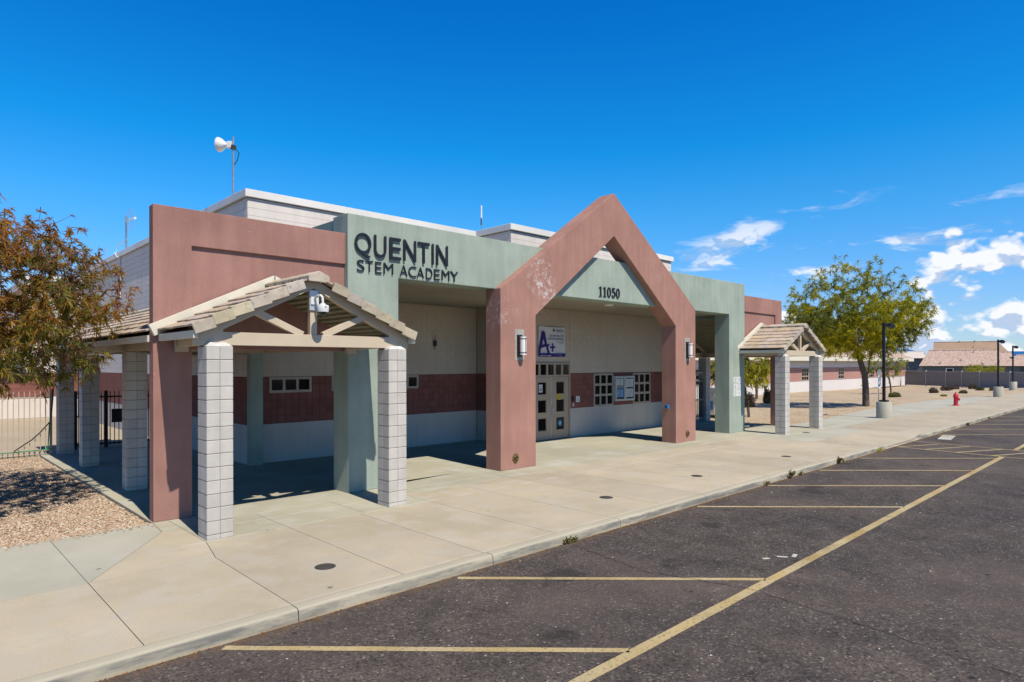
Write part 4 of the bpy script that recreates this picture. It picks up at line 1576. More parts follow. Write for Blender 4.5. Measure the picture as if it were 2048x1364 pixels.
outline_mesh('print', [[(BX(u), BZ(v)) for u, v in ((0.0, 0.1), (0.05, 0.1), (0.085, 0.28), (0.265, 0.335), (0.335, 0.1), (0.42, 0.1), (0.355, 0.27), (0.335, 0.33), (0.39, 0.36), (0.395, 0.4), (0.36, 0.42), (0.305, 0.41),
                                                       (0.235, 0.77), (0.215, 0.82), (0.17, 0.845), (0.125, 0.83), (0.10, 0.78), (0.03, 0.42), (0.0, 0.28))],
                       [(BX(u), BZ(v)) for u, v in ((0.12, 0.385), (0.165, 0.585), (0.225, 0.42))]], yb - 0.003, 0.002, 'purple', t)
outline_mesh('print', [[(BX(u), BZ(v)) for u, v in ((0.41, 0.285), (0.49, 0.285), (0.485, 0.16), (0.535, 0.17), (0.545, 0.29), (0.61, 0.295), (0.61, 0.345), (0.545, 0.345), (0.54, 0.46), (0.50, 0.44), (0.495, 0.34), (0.41, 0.33))]], yb - 0.003, 0.002, 'purple', t)
fit_text('print', 'SCHOOL OF', BX(0.41), BX(0.945), BZ(0.67), BZ(0.735), yb, 0.002, 'purple', t)
fit_text('print', 'EXCELLENCE', BX(0.355), BX(0.945), BZ(0.565), BZ(0.635), yb, 0.002, 'purple', t)
fit_text('print', 'ARIZONA', BX(0.64), BX(0.945), BZ(0.865), BZ(0.915), yb, 0.002, 'navy', t)
fit_text('print', 'EDUCATIONAL FOUNDATION', BX(0.64), BX(0.945), BZ(0.825), BZ(0.845), yb, 0.002, 'navy', t)
fit_text('print', 'Quentin STEM', BX(0.65), BX(0.945), BZ(0.485), BZ(0.52), yb, 0.002, 'navy', t)
fit_text('print', 'Academy', BX(0.745), BX(0.945), BZ(0.425), BZ(0.462), yb, 0.002, 'navy', t)
outline_mesh('logo', [oval(BX(0.56), BZ(0.88), 0.052, 0.05, 20)], yb, 0.002, 'navy', t)
outline_mesh('logo', [oval(BX(0.55), BZ(0.91), 0.034, 0.03, 16)], yb - 0.002, 0.002, 'logo_green', t)
mb = MB()
for u0, u1, v0, v1 in ((0.07, 0.16, 0.03, 0.05), (0.21, 0.27, 0.03, 0.05), (0.31, 0.45, 0.025, 0.045), (0.60, 0.62, 0.065, 0.08), (0.68, 0.69, 0.065, 0.078), (0.74, 0.76, 0.065, 0.08), (0.81, 0.83, 0.068, 0.08), (0.81, 0.84, 0.02, 0.035)):
    mb.box(BX(u0), BX(u1), yb - 0.006, yb - 0.004, BZ(v0), BZ(v1))
mb.build('print', 'sheet_white', t)
for u in (0.015, 0.985):
    for v in (0.015, 0.985):
        MB().cyl((BX(u), BZ(v)), 0.012, yb - 0.006, yb + 0.03, 8, axis='Y').build('grommet', 'steel', t)

# notice board
t = thing('notice_board', 'silver framed two-door notice board between the grid windows', 'notice board', (20.8, 15.2, 1.2))
MB().box(20.17, 21.46, 15.20, 15.263, 1.19, 2.17).build('case', 'alu', t)
for a, b, pst in ((20.19, 20.805, 'poster_blue'), (20.825, 21.44, 'sheet_white')):
    f = MB()
    f.box(a, a + 0.055, 15.155, 15.20, 1.21, 2.15).box(b - 0.055, b, 15.155, 15.20, 1.21, 2.15).box(a + 0.055, b - 0.055, 15.155, 15.20, 1.21, 1.265).box(a + 0.055, b - 0.055, 15.155, 15.20, 2.095, 2.15)
    d = f.build('case_door', 'alu', t)
    MB().box(a + 0.055, b - 0.055, 15.188, 15.195, 1.265, 2.095).build('backing', 'dark_glass', d)
    if pst == 'poster_blue':
        for k in range(2):
            q = a + 0.085 + k * 0.235
            MB().box(q, q + 0.215, 15.178, 15.187, 1.34, 1.68).build('poster', 'poster_blue', d)
            MB().box(q, q + 0.215, 15.179, 15.187, 1.80, 2.07).build('poster', 'poster_pale', d)
            MB().box(q, q + 0.215, 15.180, 15.187, 1.685, 1.795).build('poster', 'print_grey', d)
            mb = MB()
            for r in range(5):
                mb.box(q + 0.02, q + 0.18, 15.174, 15.177, 1.37 + r * 0.055, 1.385 + r * 0.055)
            mb.build('print', 'sheet_white', d)
    else:
        for k in range(2):
            q = a + 0.085 + k * 0.235
            for z in (1.33, 1.72):
                MB().box(q, q + 0.215, 15.178, 15.187, z, z + 0.33).build('poster', 'sheet_white', d)
                mb = MB()
                for r in range(6):
                    mb.box(q + 0.02, q + 0.195 - 0.03 * (r % 3), 15.174, 15.177, z + 0.04 + r * 0.045, z + 0.055 + r * 0.045)
                mb.build('print', 'print_grey', d)

t = thing('access_plaque', 'small white access symbol plaque right of the entrance doors', 'plaque', (18.03, 15.26, 1.25))
MB().box(17.94, 18.14, 15.245, 15.264, 1.25, 1.465).build('plate', 'sheet_white', t)
MB().cyl((18.03, 1.42), 0.014, 15.240, 15.245, 10, axis='Y').tube([(18.03, 15.243, 1.40), (18.03, 15.243, 1.35), (18.075, 15.243, 1.35), (18.09, 15.243, 1.30)], 0.008).box(17.985, 18.07, 15.240, 15.245, 1.285, 1.30).build('symbol', 'print_dark', t)
t = thing('intercom', 'black door intercom above a steel card reader by the doors', 'intercom', (17.77, 15.26, 1.1))
MB().box(17.71, 17.80, 15.215, 15.262, 1.28, 1.46).build('speaker', 'black_paint', t, bevel=0.008)
MB().box(17.72, 17.82, 15.235, 15.262, 1.10, 1.24).build('reader', 'steel', t, bevel=0.006)

t = thing('wall_receiver', 'small black box with a thin aerial on the upper porch wall', 'receiver', (12.85, 17.0, 3.3))
MB().box(12.80, 12.91, 16.95, 17.015, 3.24, 3.42).build('box', 'black_paint', t, bevel=0.01)
MB().tube([(12.84, 16.96, 3.42), (12.84, 16.96, 3.62)], 0.007).build('aerial', 'black_paint', t)
MB().tube([(12.84, 16.98, 3.24), (12.83, 16.98, 3.13)], 0.012).build('bracket', 'black_paint', t)

b = MB().box(18.655, 18.728, 11.86, 11.99, 1.14, 1.27).build('call_box', 'box_blue', bevel=0.006)
tag(b, 'small bright blue box on the inner side of the right portal leg', 'box')
MB().box(18.650, 18.656, 11.89, 11.91, 1.16, 1.25).box(18.650, 18.656, 11.94, 11.96, 1.16, 1.25).build('print', 'navy', b)

b = MB().lathe((16.95, 13.0, 4.55), [(0.0, 0), (0.15, 0.0), (0.17, 0.035), (0.0, 0.035)], 20).build('ceiling_light', 'frosted', smooth=True)
tag(b, 'round white ceiling light in the porch behind the gable', 'light')

# notices on the right green pier
k = 0
names = ['top left', 'top right', 'middle left', 'middle right', 'bottom left', 'bottom right']
for r in range(3):
    for cidx in range(2):
        x0 = 23.115 + cidx * 0.305
        z1 = 2.13 - r * 0.255
        s = MB().box(x0, x0 + 0.285, YG - 0.01, YG, z1 - 0.235, z1).build('notice_sheet', 'sheet_white')
        tag(s, '%s white notice of the six on the right green pier' % names[k], 'notice', 'white notices on the right green pier')
        mb = MB()
        for q in range(4):
            w = 0.18 - 0.035 * ((q + k) % 3)
            mb.box(x0 + 0.14 - w / 2, x0 + 0.14 + w / 2, YG - 0.013, YG - 0.01, z1 - 0.20 + q * 0.047, z1 - 0.182 + q * 0.047)
        mb.build('print', 'print_grey', s)
        k += 1

# roof aerials
t = thing('dish_mast', 'steel mast with round white dish on the roof edge', 'antenna', (6.95, 18.5, 7.26))
MB().tube([(6.93, 18.5, 7.2), (6.93, 18.5, 9.06)], 0.032, 10).build('mast', 'steel', t, smooth=True)
dm = MB()
ax = Vector((-0.62, 0.72, 0.06)).normalized()
sx_ = ax.cross(Vector((0, 0, 1))).normalized()
sz_ = sx_.cross(ax)
c0 = Vector((6.93, 18.5, 8.83))
ring = []
for d, r in ((0.14, 0.0), (0.14, 0.06), (0.22, 0.075), (0.28, 0.12), (0.34, 0.17), (0.42, 0.205), (0.44, 0.20), (0.43, 0.0)):
    ring.append([c0 + ax * d + (sx_ * math.cos(a * math.pi / 10) + sz_ * math.sin(a * math.pi / 10)) * r for a in range(20)])
vs = [p for rg in ring for p in rg]
fs = [(i * 20 + j, i * 20 + (j + 1) % 20, i * 20 + 20 + (j + 1) % 20, i * 20 + 20 + j) for i in range(len(ring) - 1) for j in range(20)]
dm.add(vs, fs).build('dish', 'white_plastic', t, smooth=True)
MB().bar(c0 + ax * 0.03, c0 + ax * 0.17, 0.13, 0.19).build('radio', 'white_plastic', t, bevel=0.02)
MB().bar(c0 - ax * 0.06 + Vector((0, 0, -0.06)), c0 + ax * 0.07 + Vector((0, 0, -0.06)), 0.12, 0.11).build('clamp', 'iron', t)
MB().tube([c0 - ax * 0.04 + Vector((0, 0, -0.08)), c0 + Vector((0.14, -0.06, -0.2)), c0 + Vector((0.10, -0.04, -0.42)), c0 + Vector((0.03, 0, -0.55))], 0.012).build('cable', 'hose_black', t)

t = thing('grid_mast', 'grid dish on a plain mast behind the left red wall', 'antenna', (6.9, 29.9, 7.26))
MB().tube([(6.9, 29.9, 7.2), (6.9, 29.9, 8.74)], 0.04, 10).build('mast', 'steel', t, smooth=True)
mb = MB()
cg = Vector((6.9, 29.55, 8.5))
for i in range(15):
    z = -0.42 + i * 0.06
    w = 0.38 * math.sqrt(max(0.05, 1 - (z / 0.47) ** 2))
    pts = []
    for q in range(7):
        xx = -w + 2 * w * q / 6
        pts.append((cg.x + xx * 0.25 + 0.0, cg.y - 0.12 + 0.0 - (xx ** 2 + z ** 2) * 0.6 - xx * 0.95, cg.z + z))
    mb.tube(pts, 0.006, 4)
mb.build('grid_reflector', 'alu', t)
MB().tube([(6.9, 29.9, 8.5), (6.9, 29.3, 8.5)], 0.03, 8).build('feed_arm', 'white_plastic', t)
MB().tube([(6.9, 29.3, 8.5), (6.95, 28.8, 8.47)], 0.022, 8).lathe((6.95, 28.78, 8.43), [(0, 0), (0.05, 0), (0.05, 0.08), (0, 0.08)], 10).build('feed', 'white_plastic', t)
t = MB().tube([(6.9, 29.85, 7.75), (6.86, 30.3, 7.72), (6.84, 31.1, 7.66), (6.82, 31.2, 7.3), (6.63, 30.6, 7.29), (6.62, 30.1, 7.05), (6.715, 30.0, 7.0), (6.72, 30.0, 5.4)], 0.018, 6).build('roof_cable', 'sheet_white')
tag(t, 'white cable running from the roof down the left block wall', 'cable')
t = thing('whip_aerial', 'thin white whip aerial standing on the roof between the two blocks', 'antenna', (15.17, 17.3, 7.26))
MB().tube([(15.17, 17.3, 7.0), (15.17, 17.3, 7.86)], 0.014, 6).build('stem', 'steel', t)
MB().tube([(15.17, 17.3, 7.8), (15.17, 17.3, 8.31)], 0.026, 8).build('whip', 'white_plastic', t)
MB().tube([(15.14, 17.27, 7.85), (15.11, 17.25, 7.6)], 0.024, 6).build('clamp', 'iron', t)

# utility covers in the sidewalk
for (x, y), lab in zip(((4.06, 7.73), (10.15, 7.86), (13.61, 7.87), (18.28, 7.75), (25.19, 9.92)),
                       ('round iron cover nearest the camera, in front of the near canopy', 'round iron cover in front of the left portal leg', 'round iron cover in front of the entrance doors',
                        'round iron cover in front of the right portal leg', 'round iron cover between the two far canopy pillars')):
    t = thing('utility_cover', lab, 'cover', (x, y, 0), 'round iron covers in the sidewalk')
    MB().lathe((x, y, -0.01), [(0.0, 0), (0.135, 0), (0.135, 0.014), (0.0, 0.014)], 28).build('ring', 'iron', t)
    MB().lathe((x, y, 0.003), [(0.0, 0), (0.115, 0), (0.115, 0.006), (0.105, 0.009), (0.0, 0.009)], 28).build('lid', 'iron', t)
    MB().box(x - 0.02, x + 0.02, y - 0.008, y + 0.008, 0.011, 0.0135).build('lifting_slot', 'stain_dark', t)

# ------------------------------------------------------------------ fences, gates, hose
t = thing('metal_fence', 'beige metal picket fence left of the grey block pillars', 'fence', (0, 23.2, 0))
for x in (-9.0, -6.6, -4.2, -1.8, 0.6, 3.38):
    MB().box(x - 0.03, x + 0.03, 23.17, 23.23, -0.05, 1.92).build('post', 'fence_beige', t)
for z in (0.13, 1.68):
    MB().box(-9, 3.4, 23.185, 23.215, z - 0.02, z + 0.02).build('rail', 'fence_beige', t)
pk = MB().box(-0.011, 0.011, -0.03, -0.008, 0.03, 1.87).mesh('picket', 'fence_beige')
for i in range(58):
    link('picket', pk, t, (3.25 - i * 0.126, 23.2, 0), (0, 0, 0))
t = thing('metal_gate', 'dark metal gate behind the grey block pillars of the left walkway', 'gate', (5.1, 24.1, 0))
for x in (4.12, 4.95, 6.6):
    MB().box(x - 0.05, x + 0.05, 23.95, 24.05, 0, 1.82).build('post', 'fence_dark', t)
for z in (0.12, 1.62):
    MB().box(4.0, 6.7, 23.985, 24.015, z - 0.025, z + 0.025).build('rail', 'fence_dark', t)
pk = MB().box(-0.011, 0.011, -0.028, -0.006, 0.06, 1.80).mesh('picket', 'fence_dark')
for i in range(20):
    link('picket', pk, t, (4.2 + i * 0.124, 24.0, 0))
MB().box(5.1, 5.75, 23.93, 23.965, 0.78, 1.22).build('kick_plate', 'fence_dark', t)
t = thing('garden_hose', 'green and black hose hanging on the beige fence', 'hose', (3.2, 23.1, 0))
MB().tube([(3.42, 23.1, 1.95), (3.41, 23.1, 1.65), (3.37, 23.1, 1.1)], 0.022).tube([(3.33, 23.1, 0.95), (3.1, 23.1, 0.66), (2.9, 23.1, 0.46), (2.7, 23.1, 0.32), (2.5, 23.1, 0.17)], 0.017).build('black_run', 'hose_black', t)
MB().tube([(3.37, 23.1, 1.2), (3.33, 23.1, 0.9), (3.3, 23.1, 0.3), (3.28, 23.1, 0.14)], 0.016).tube([(3.4, 23.13, 0.16), (2.6, 23.13, 0.14), (1.4, 23.13, 0.13), (-0.5, 23.13, 0.12)], 0.016).build('green_run', 'hose_green', t)

t = thing('yard_gate', 'tall metal gate under the right walkway', 'gate', (26.0, 15.2, 0))
for x in (24.45, 26.98):
    MB().box(x - 0.045, x + 0.045, 15.16, 15.25, 0, 2.28).build('post', 'fence_post', t)
MB().box(24.45, 26.98, 15.165, 15.245, 2.2, 2.28).build('head_rail', 'fence_post', t)
for z in (0.15, 1.0, 1.85):
    MB().box(24.5, 26.93, 15.19, 15.22, z - 0.03, z + 0.03).build('rail', 'fence_post', t)
pk = MB().box(-0.011, 0.011, -0.011, 0.011, 0.08, 1.95).mesh('picket', 'fence_dark')
for i in range(19):
    link('picket', pk, t, (24.6 + i * 0.125, 15.2, 0))
t = thing('water_cooler', 'white cabinet with blue print standing behind the right green pier', 'cabinet', (29.6, 16.3, 0))
MB().box(29.3, 30.1, 15.95, 16.6, 0.1, 1.45).build('body', 'white_plastic', t, bevel=0.02)
MB().box(29.35, 30.05, 15.98, 16.57, 0.0, 0.1).build('base', 'fence_dark', t)
MB().box(29.296, 29.30, 16.05, 16.5, 0.35, 0.8).build('print', 'poster_blue', t)

# ------------------------------------------------------------------ street furniture to the right
for (x, y, zt, sc), lab in zip(((34.56, 9.92, 4.62, 1.0), (63.25, 9.98, 4.52, 1.0), (81.1, 11.6, 4.42, 1.0)),
                               ('black lamp post on a round concrete base beside the big green tree', 'black lamp post beyond the red hydrant', 'farthest black lamp post near the tiled houses')):
    t = thing('lamp_post', lab, 'lamp post', (x, y, 0), 'black lamp posts along the sidewalk')
    MB().lathe((x, y, -0.1), [(0.0, 0), (0.335, 0.0), (0.335, 0.86), (0.315, 0.885), (0.0, 0.885)], 28).build('base', 'concrete_pale', t, smooth=True)
    MB().box(x - 0.17, x + 0.17, y - 0.17, y + 0.17, 0.785, 0.87).build('base_plate', 'black_paint', t)
    MB().box(x - 0.062, x + 0.062, y - 0.062, y + 0.062, 0.87, zt).build('pole', 'black_paint', t, bevel=0.008)
    q = MB().bar((x + 0.06, y - 0.05, zt - 0.10), (x + 0.26, y - 0.19, zt - 0.12), 0.06, 0.06)
    q.build('arm', 'black_paint', t)
    MB().bar((x + 0.20, y - 0.15, zt - 0.10), (x + 0.38, y - 0.28, zt - 0.22), 0.30, 0.20).build('lamp_head', 'black_paint', t, bevel=0.02)

t = thing('fire_hydrant', 'red fire hydrant on the pale sidewalk', 'hydrant', (47.9, 9.7, 0))
MB().lathe((47.9, 9.7, 0), [(0.0, 0), (0.17, 0.0), (0.17, 0.05), (0.12, 0.06), (0.115, 0.50), (0.15, 0.51), (0.15, 0.55), (0.14, 0.58), (0.125, 0.68), (0.085, 0.75), (0.04, 0.785), (0.035, 0.84), (0.0, 0.84)], 20).build('barrel', 'hydrant_red', t, smooth=True)
MB().cyl((9.7, 0.40), 0.062, 47.72, 48.08, 12, axis='X').cyl((47.9, 0.40), 0.085, 9.49, 9.6, 14, axis='Y').build('nozzles', 'hydrant_red', t, smooth=True)
MB().lathe((47.9, 9.7, 0.0), [(0.0, 0), (0.21, 0), (0.21, 0.03), (0.0, 0.03)], 20).build('flange', 'hydrant_red', t)

t = thing('parking_sign', 'white parking sign stack on a thin post by the big tree trunk', 'sign', (43.9, 12.9, 0))
MB().tube([(43.9, 12.9, -0.1), (43.9, 12.9, 2.27)], 0.028, 8).build('post', 'steel', t)
for z0, z1 in ((1.55, 2.27), (1.12, 1.53)):
    p = MB().bar((43.9 - 0.075, 12.86 + 0.05, (z0 + z1) / 2), (43.9 + 0.075, 12.86 - 0.07, (z0 + z1) / 2), 0.012, z1 - z0).build('sign_board', 'sheet_white', t)
MB().bar((43.84, 12.885, 1.28), (43.92, 12.81, 1.28), 0.014, 0.10).build('symbol', 'sticker_blue', t)

# ------------------------------------------------------------------ trees and plants


def grow(trunks, targets, seed, step=0.22, jit=0.035, sag=0.0, rmin=0.004, expo=2.35, startfrom=0.55):
    """skeleton by joining each crown point to the nearest branch already there"""
    r = random.Random(seed)
    P, par = [], []
    tops = []
    root = None
    for k, line in enumerate(trunks):
        prev = -1
        if k > 0:
            prev = min(range(len(P)), key=lambda i: (P[i] - Vector(line[0])).length)
        for j, p in enumerate(line):
            P.append(Vector(p))
            par.append(prev)
            prev = len(P) - 1
        tops.append(prev)
    joinable = [i for i in range(len(P)) if P[i].z > P[0].z + startfrom * (P[tops[0]].z - P[0].z)]
    c = P[tops[0]]
    tips = []
    pts = np.array([P[i] for i in joinable])
    idx = list(joinable)
    for tg in sorted(targets, key=lambda q: (Vector(q) - c).length):
        tg = Vector(tg)
        d = np.linalg.norm(pts - np.array(tg), axis=1)
        near = idx[int(d.argmin())]
        a = P[near]
        ln = (tg - a).length
        n = max(1, int(ln / step))
        prev = near
        new = []
        for i in range(1, n + 1):
            q = i / n
            p = a.lerp(tg, q) + Vector((r.gauss(0, jit), r.gauss(0, jit), r.gauss(0, jit) + math.sin(q * math.pi) * sag * ln))
            P.append(p)
            par.append(prev)
            prev = len(P) - 1
            new.append(p)
            idx.append(prev)
        pts = np.vstack([pts, np.array(new)])
        tips.append(prev)
    acc = [0.0] * len(P)
    ch = [0] * len(P)
    for i in range(len(P) - 1, 0, -1):
        if acc[i] == 0:
            acc[i] = rmin ** expo
        if par[i] >= 0:
            acc[par[i]] += acc[i]
            ch[par[i]] += 1
    R = [max(rmin, a ** (1 / expo)) for a in acc]
    return P, par, R, tips


def limb_mesh(name, P, par, R, sel, mats, rscale=1.0, cap=None, big=0.05):
    vs, fs, mi = [], [], []
    for i in sel:
        if par[i] < 0:
            continue
        a, b = P[par[i]], P[i]
        r0 = min(R[par[i]], R[i] * 1.35) * rscale
        r1 = R[i] * rscale
        if cap:
            r0, r1 = min(r0, cap), min(r1, cap)
        t = (b - a)
        if t.length < 1e-5:
            continue
        t.normalize()
        x = t.cross(Vector((0.31, 0.17, 0.93)))
        if x.length < 0.05:
            x = t.cross(Vector((1, 0, 0)))
        x.normalize()
        y = t.cross(x)
        n = 9 if r1 > 0.06 else (5 if r1 > 0.012 else 3)
        k0 = len(vs)
        e = t * (r0 * 0.25)
        for p, q in ((a - e, r0), (b, r1)):
            for j in range(n):
                an = 2 * math.pi * j / n
                vs.append(p + x * math.cos(an) * q + y * math.sin(an) * q)
        for j in range(n):
            fs.append((k0 + j, k0 + (j + 1) % n, k0 + n + (j + 1) % n, k0 + n + j))
            mi.append(0 if r1 > big else 1)
    me = bpy.data.meshes.new(name)
    me.from_pydata([tuple(v) for v in vs], [], fs)
    for m in mats:
        me.materials.append(MATS[m])
    me.polygons.foreach_set('material_index', mi)
    for p in me.polygons:
        p.use_smooth = True
    return me


def fronds(name, base, dirs, L, Wd, droop, mats, mi, seed, seg=3):
    """narrow drooping leaf strips"""
    r = np.random.default_rng(seed)
    n = len(base)
    d = dirs / np.linalg.norm(dirs, axis=1, keepdims=True)
    rv = r.normal(0, 1, (n, 3))
    s = np.cross(d, rv)
    s /= np.linalg.norm(s, axis=1, keepdims=True) + 1e-9
    V = np.empty((n, 2 * (seg + 1), 3))
    for k in range(seg + 1):
        q = k / seg
        c = base + d * (L * q)[:, None]
        c[:, 2] -= droop * q * q * L
        w = Wd * (0.35 + 1.1 * math.sin(math.pi * min(1, 0.15 + q * 0.8))) * (0.15 if k == seg else 1)
        V[:, 2 * k] = c - s * (w / 2)[:, None]
        V[:, 2 * k + 1] = c + s * (w / 2)[:, None]
    q = np.array([(2 * k, 2 * k + 1, 2 * k + 3, 2 * k + 2) for k in range(seg)])
    Q = (q[None] + (np.arange(n) * 2 * (seg + 1))[:, None, None]).reshape(-1, 4)
    return np_mesh(name, V.reshape(-1, 3), Q, mats, np.repeat(mi, seg))


def crown(P, par, tips, per, L, W_, droop, mats, weights, seed, back=3, spread=0.9, down=0.25, clump=1.4, seg=3):
    """leaf sprays on the last nodes of every twig; colours come in clumps"""
    r = np.random.default_rng(seed)
    base, dirs, key = [], [], []
    for tip in tips:
        i = tip
        for b in range(back):
            p = P[par[i]] if par[i] >= 0 else P[i]
            ax = (P[i] - p)
            ax = ax.normalized() if ax.length > 1e-6 else Vector((0, 0, 1))
            m = per if b == 0 else max(1, int(per * 0.6))
            for _ in range(m):
                base.append(P[i].lerp(p, r.uniform()) if b else P[i])
                q = Vector(r.normal(0, spread, 3)) + ax * 1.0
                q.z -= down
                dirs.append(q)
            i = par[i]
            if i < 0:
                break
    base = np.array([tuple(b) for b in base])
    dirs = np.array([tuple(b) for b in dirs])
    n = len(base)
    # clumped colour choice
    ph = np.sin(base[:, 0] * 2.3 * clump + 1.1) + np.sin(base[:, 1] * 1.9 * clump + base[:, 2] * 1.3) + np.sin(base[:, 2] * 2.7 * clump - base[:, 0])
    ph = (ph - ph.min()) / (np.ptp(ph) + 1e-9)
    ph = np.clip(ph + r.normal(0, 0.22, n), 0, 0.999)
    cw = np.cumsum(weights(base) if callable(weights) else np.tile(np.array(weights)[None], (n, 1)), axis=1)
    cw = cw / cw[:, -1:]
    mi = (ph[:, None] > cw).sum(1)
    mi = np.minimum(mi, len(mats) - 1)
    LL = r.uniform(L[0], L[1], n)
    WW = r.uniform(W_[0], W_[1], n)
    return fronds('foliage', base, dirs, LL, WW, droop, mats, mi, seed, seg)


# left tree: rust and olive feathery crown
r = random.Random(11)
tg = []
while len(tg) < 3700:
    u = Vector((r.gauss(0, 1), r.gauss(0, 1), r.gauss(0, 1))).normalized() * (r.uniform(0.12, 1) ** 0.45)
    p = Vector((0.05 + u.x * 3.5, 15.0 + u.y * 3.5, 3.8 + u.z * 2.25))
    # lobes: an upper mass on the left and a lower arm to the right
    lim = 5.95 - 0.42 * max(0, p.x - 0.6) - 0.10 * max(0, p.x - 1.4) ** 2
    if p.z > lim + 0.15 * math.sin(p.x * 5 + p.y * 2):
        continue
    if p.z < 2.1 + 0.22 * math.sin(p.x * 4 + p.y * 3):
        continue
    if p.x > 3.02 and p.z < 3.5 + 0.5 * (p.x - 3.0):
        continue
    if math.sin(p.x * 3.1 + 0.5) + math.sin(p.y * 2.3 + p.z * 1.7) + math.sin(p.z * 3.3 - p.x * 1.2) < -1.4:
        continue
    tg.append(p)
T1 = thing('shade_tree', 'rust and olive feathery tree at the left edge, over the gravel', 'tree', (-0.2, 15.1, -0.05))
P_, par_, R_, tips_ = grow([[(-0.25, 15.1, -0.1), (-0.22, 15.05, 0.6), (-0.15, 15.0, 1.2), (-0.05, 15.0, 1.8), (0.05, 14.95, 2.6), (0.0, 15.0, 3.4)],
                            [(-0.15, 15.0, 1.2), (0.5, 14.8, 1.9), (1.1, 14.7, 2.6), (1.6, 14.6, 3.2)], [(-0.05, 15.0, 1.8), (-0.7, 15.3, 2.5), (-1.2, 15.6, 3.4)]],
                           tg, 3, step=0.2, sag=0.04, rmin=0.0035)
big = [i for i in range(len(P_)) if R_[i] > 0.03]
sml = [i for i in range(len(P_)) if R_[i] <= 0.03]
link('trunk', limb_mesh('trunk', P_, par_, R_, big, ['trunk_bark', 'trunk_bark'], cap=0.13), T1)
link('branches', limb_mesh('branches', P_, par_, R_, sml, ['twig_bark', 'twig_bark']), T1)


def w_rust(b):
    hi = np.clip((b[:, 2] - 2.8) / 2.2, 0, 1)
    return np.stack([0.10 + 0.42 * hi, 0.14 + 0.12 * hi, 0.46 - 0.30 * hi, 0.30 - 0.24 * hi, 0.06 + 0.16 * hi], 1)


link('crown', crown(P_, par_, tips_, 11, (0.07, 0.17), (0.008, 0.017), 0.4, LEAF_RUST, w_rust, 21, back=4, spread=1.0, down=0.1), T1)


def big_tree():
    r = random.Random(4)
    cx, cy = 42.95, 13.95
    tg = []
    while len(tg) < 1700:
        u = Vector((r.gauss(0, 1), r.gauss(0, 1), r.gauss(0, 1))).normalized() * (r.uniform(0.1, 1) ** 0.42)
        p = Vector((cx + u.x * 4.2, cy + u.y * 4.2, 5.6 + u.z * (3.8 if u.z > 0 else 2.75)))
        h = math.hypot(p.x - cx, p.y - cy) / 4.2
        if p.z < 3.0 + 1.1 * math.sin(p.x * 1.7 + p.y * 1.1) * h - 0.3 * h:
            continue
        if p.z > 9.3 - 2.2 * h * h + 0.35 * math.sin(p.x * 3 + p.y * 2.2):
            continue
        if p.z > 6.4 and r.random() < 0.6:
            continue
        if math.sin(p.x * 1.6 + 0.3) + math.sin(p.y * 1.8 + p.z * 1.2) + math.sin(p.z * 2.1 - p.x) < -1.25:
            continue
        tg.append(p)
    T = thing('shade_tree', 'big yellow-green feathery tree with forked dark trunk right of the school', 'tree', (43.5, 13.5, -0.05))
    P, par, R, tips = grow([[(43.5, 13.5, -0.25), (43.5, 13.5, 0.5), (43.49, 13.51, 1.2), (43.45, 13.54, 1.9), (43.3, 13.7, 2.6), (43.1, 13.85, 3.4), (43.0, 14.0, 4.6)],
                            [(43.46, 13.53, 1.5), (43.62, 13.4, 2.1), (43.68, 13.35, 2.8), (43.9, 13.2, 3.6), (44.2, 13.2, 4.6)]], tg, 8, step=0.33, jit=0.05, sag=0.05, rmin=0.006, startfrom=0.6)
    big = [i for i in range(len(P)) if R[i] > 0.05]
    sml = [i for i in range(len(P)) if R[i] <= 0.05]
    me = limb_mesh('trunk', P, par, [x * 1.0 if i > 6 else max(x, 0.21 - 0.012 * i) for i, x in enumerate(R)], big, ['trunk_bark', 'trunk_bark'], cap=0.22)
    link('trunk', me, T)
    link('branches', limb_mesh('branches', P, par, R, sml, ['trunk_bark', 'trunk_bark']), T)

    def w(b):
        hi = np.clip((b[:, 2] - 3.2) / 4.5, 0, 1)
        edge = np.clip((b[:, 1] - 11.5) / 3, 0, 1)
        return np.stack([0.55 - 0.34 * hi - 0.1 * edge, 0.32 - 0.02 * hi, 0.14 + 0.22 * hi, 0.05 + 0.10 * hi], 1)
    link('crown', crown(P, par, tips, 14, (0.14, 0.36), (0.013, 0.028), 0.3, LEAF_GREEN, w, 5, back=4, spread=1.0, down=0.05, clump=0.7), T)


big_tree()


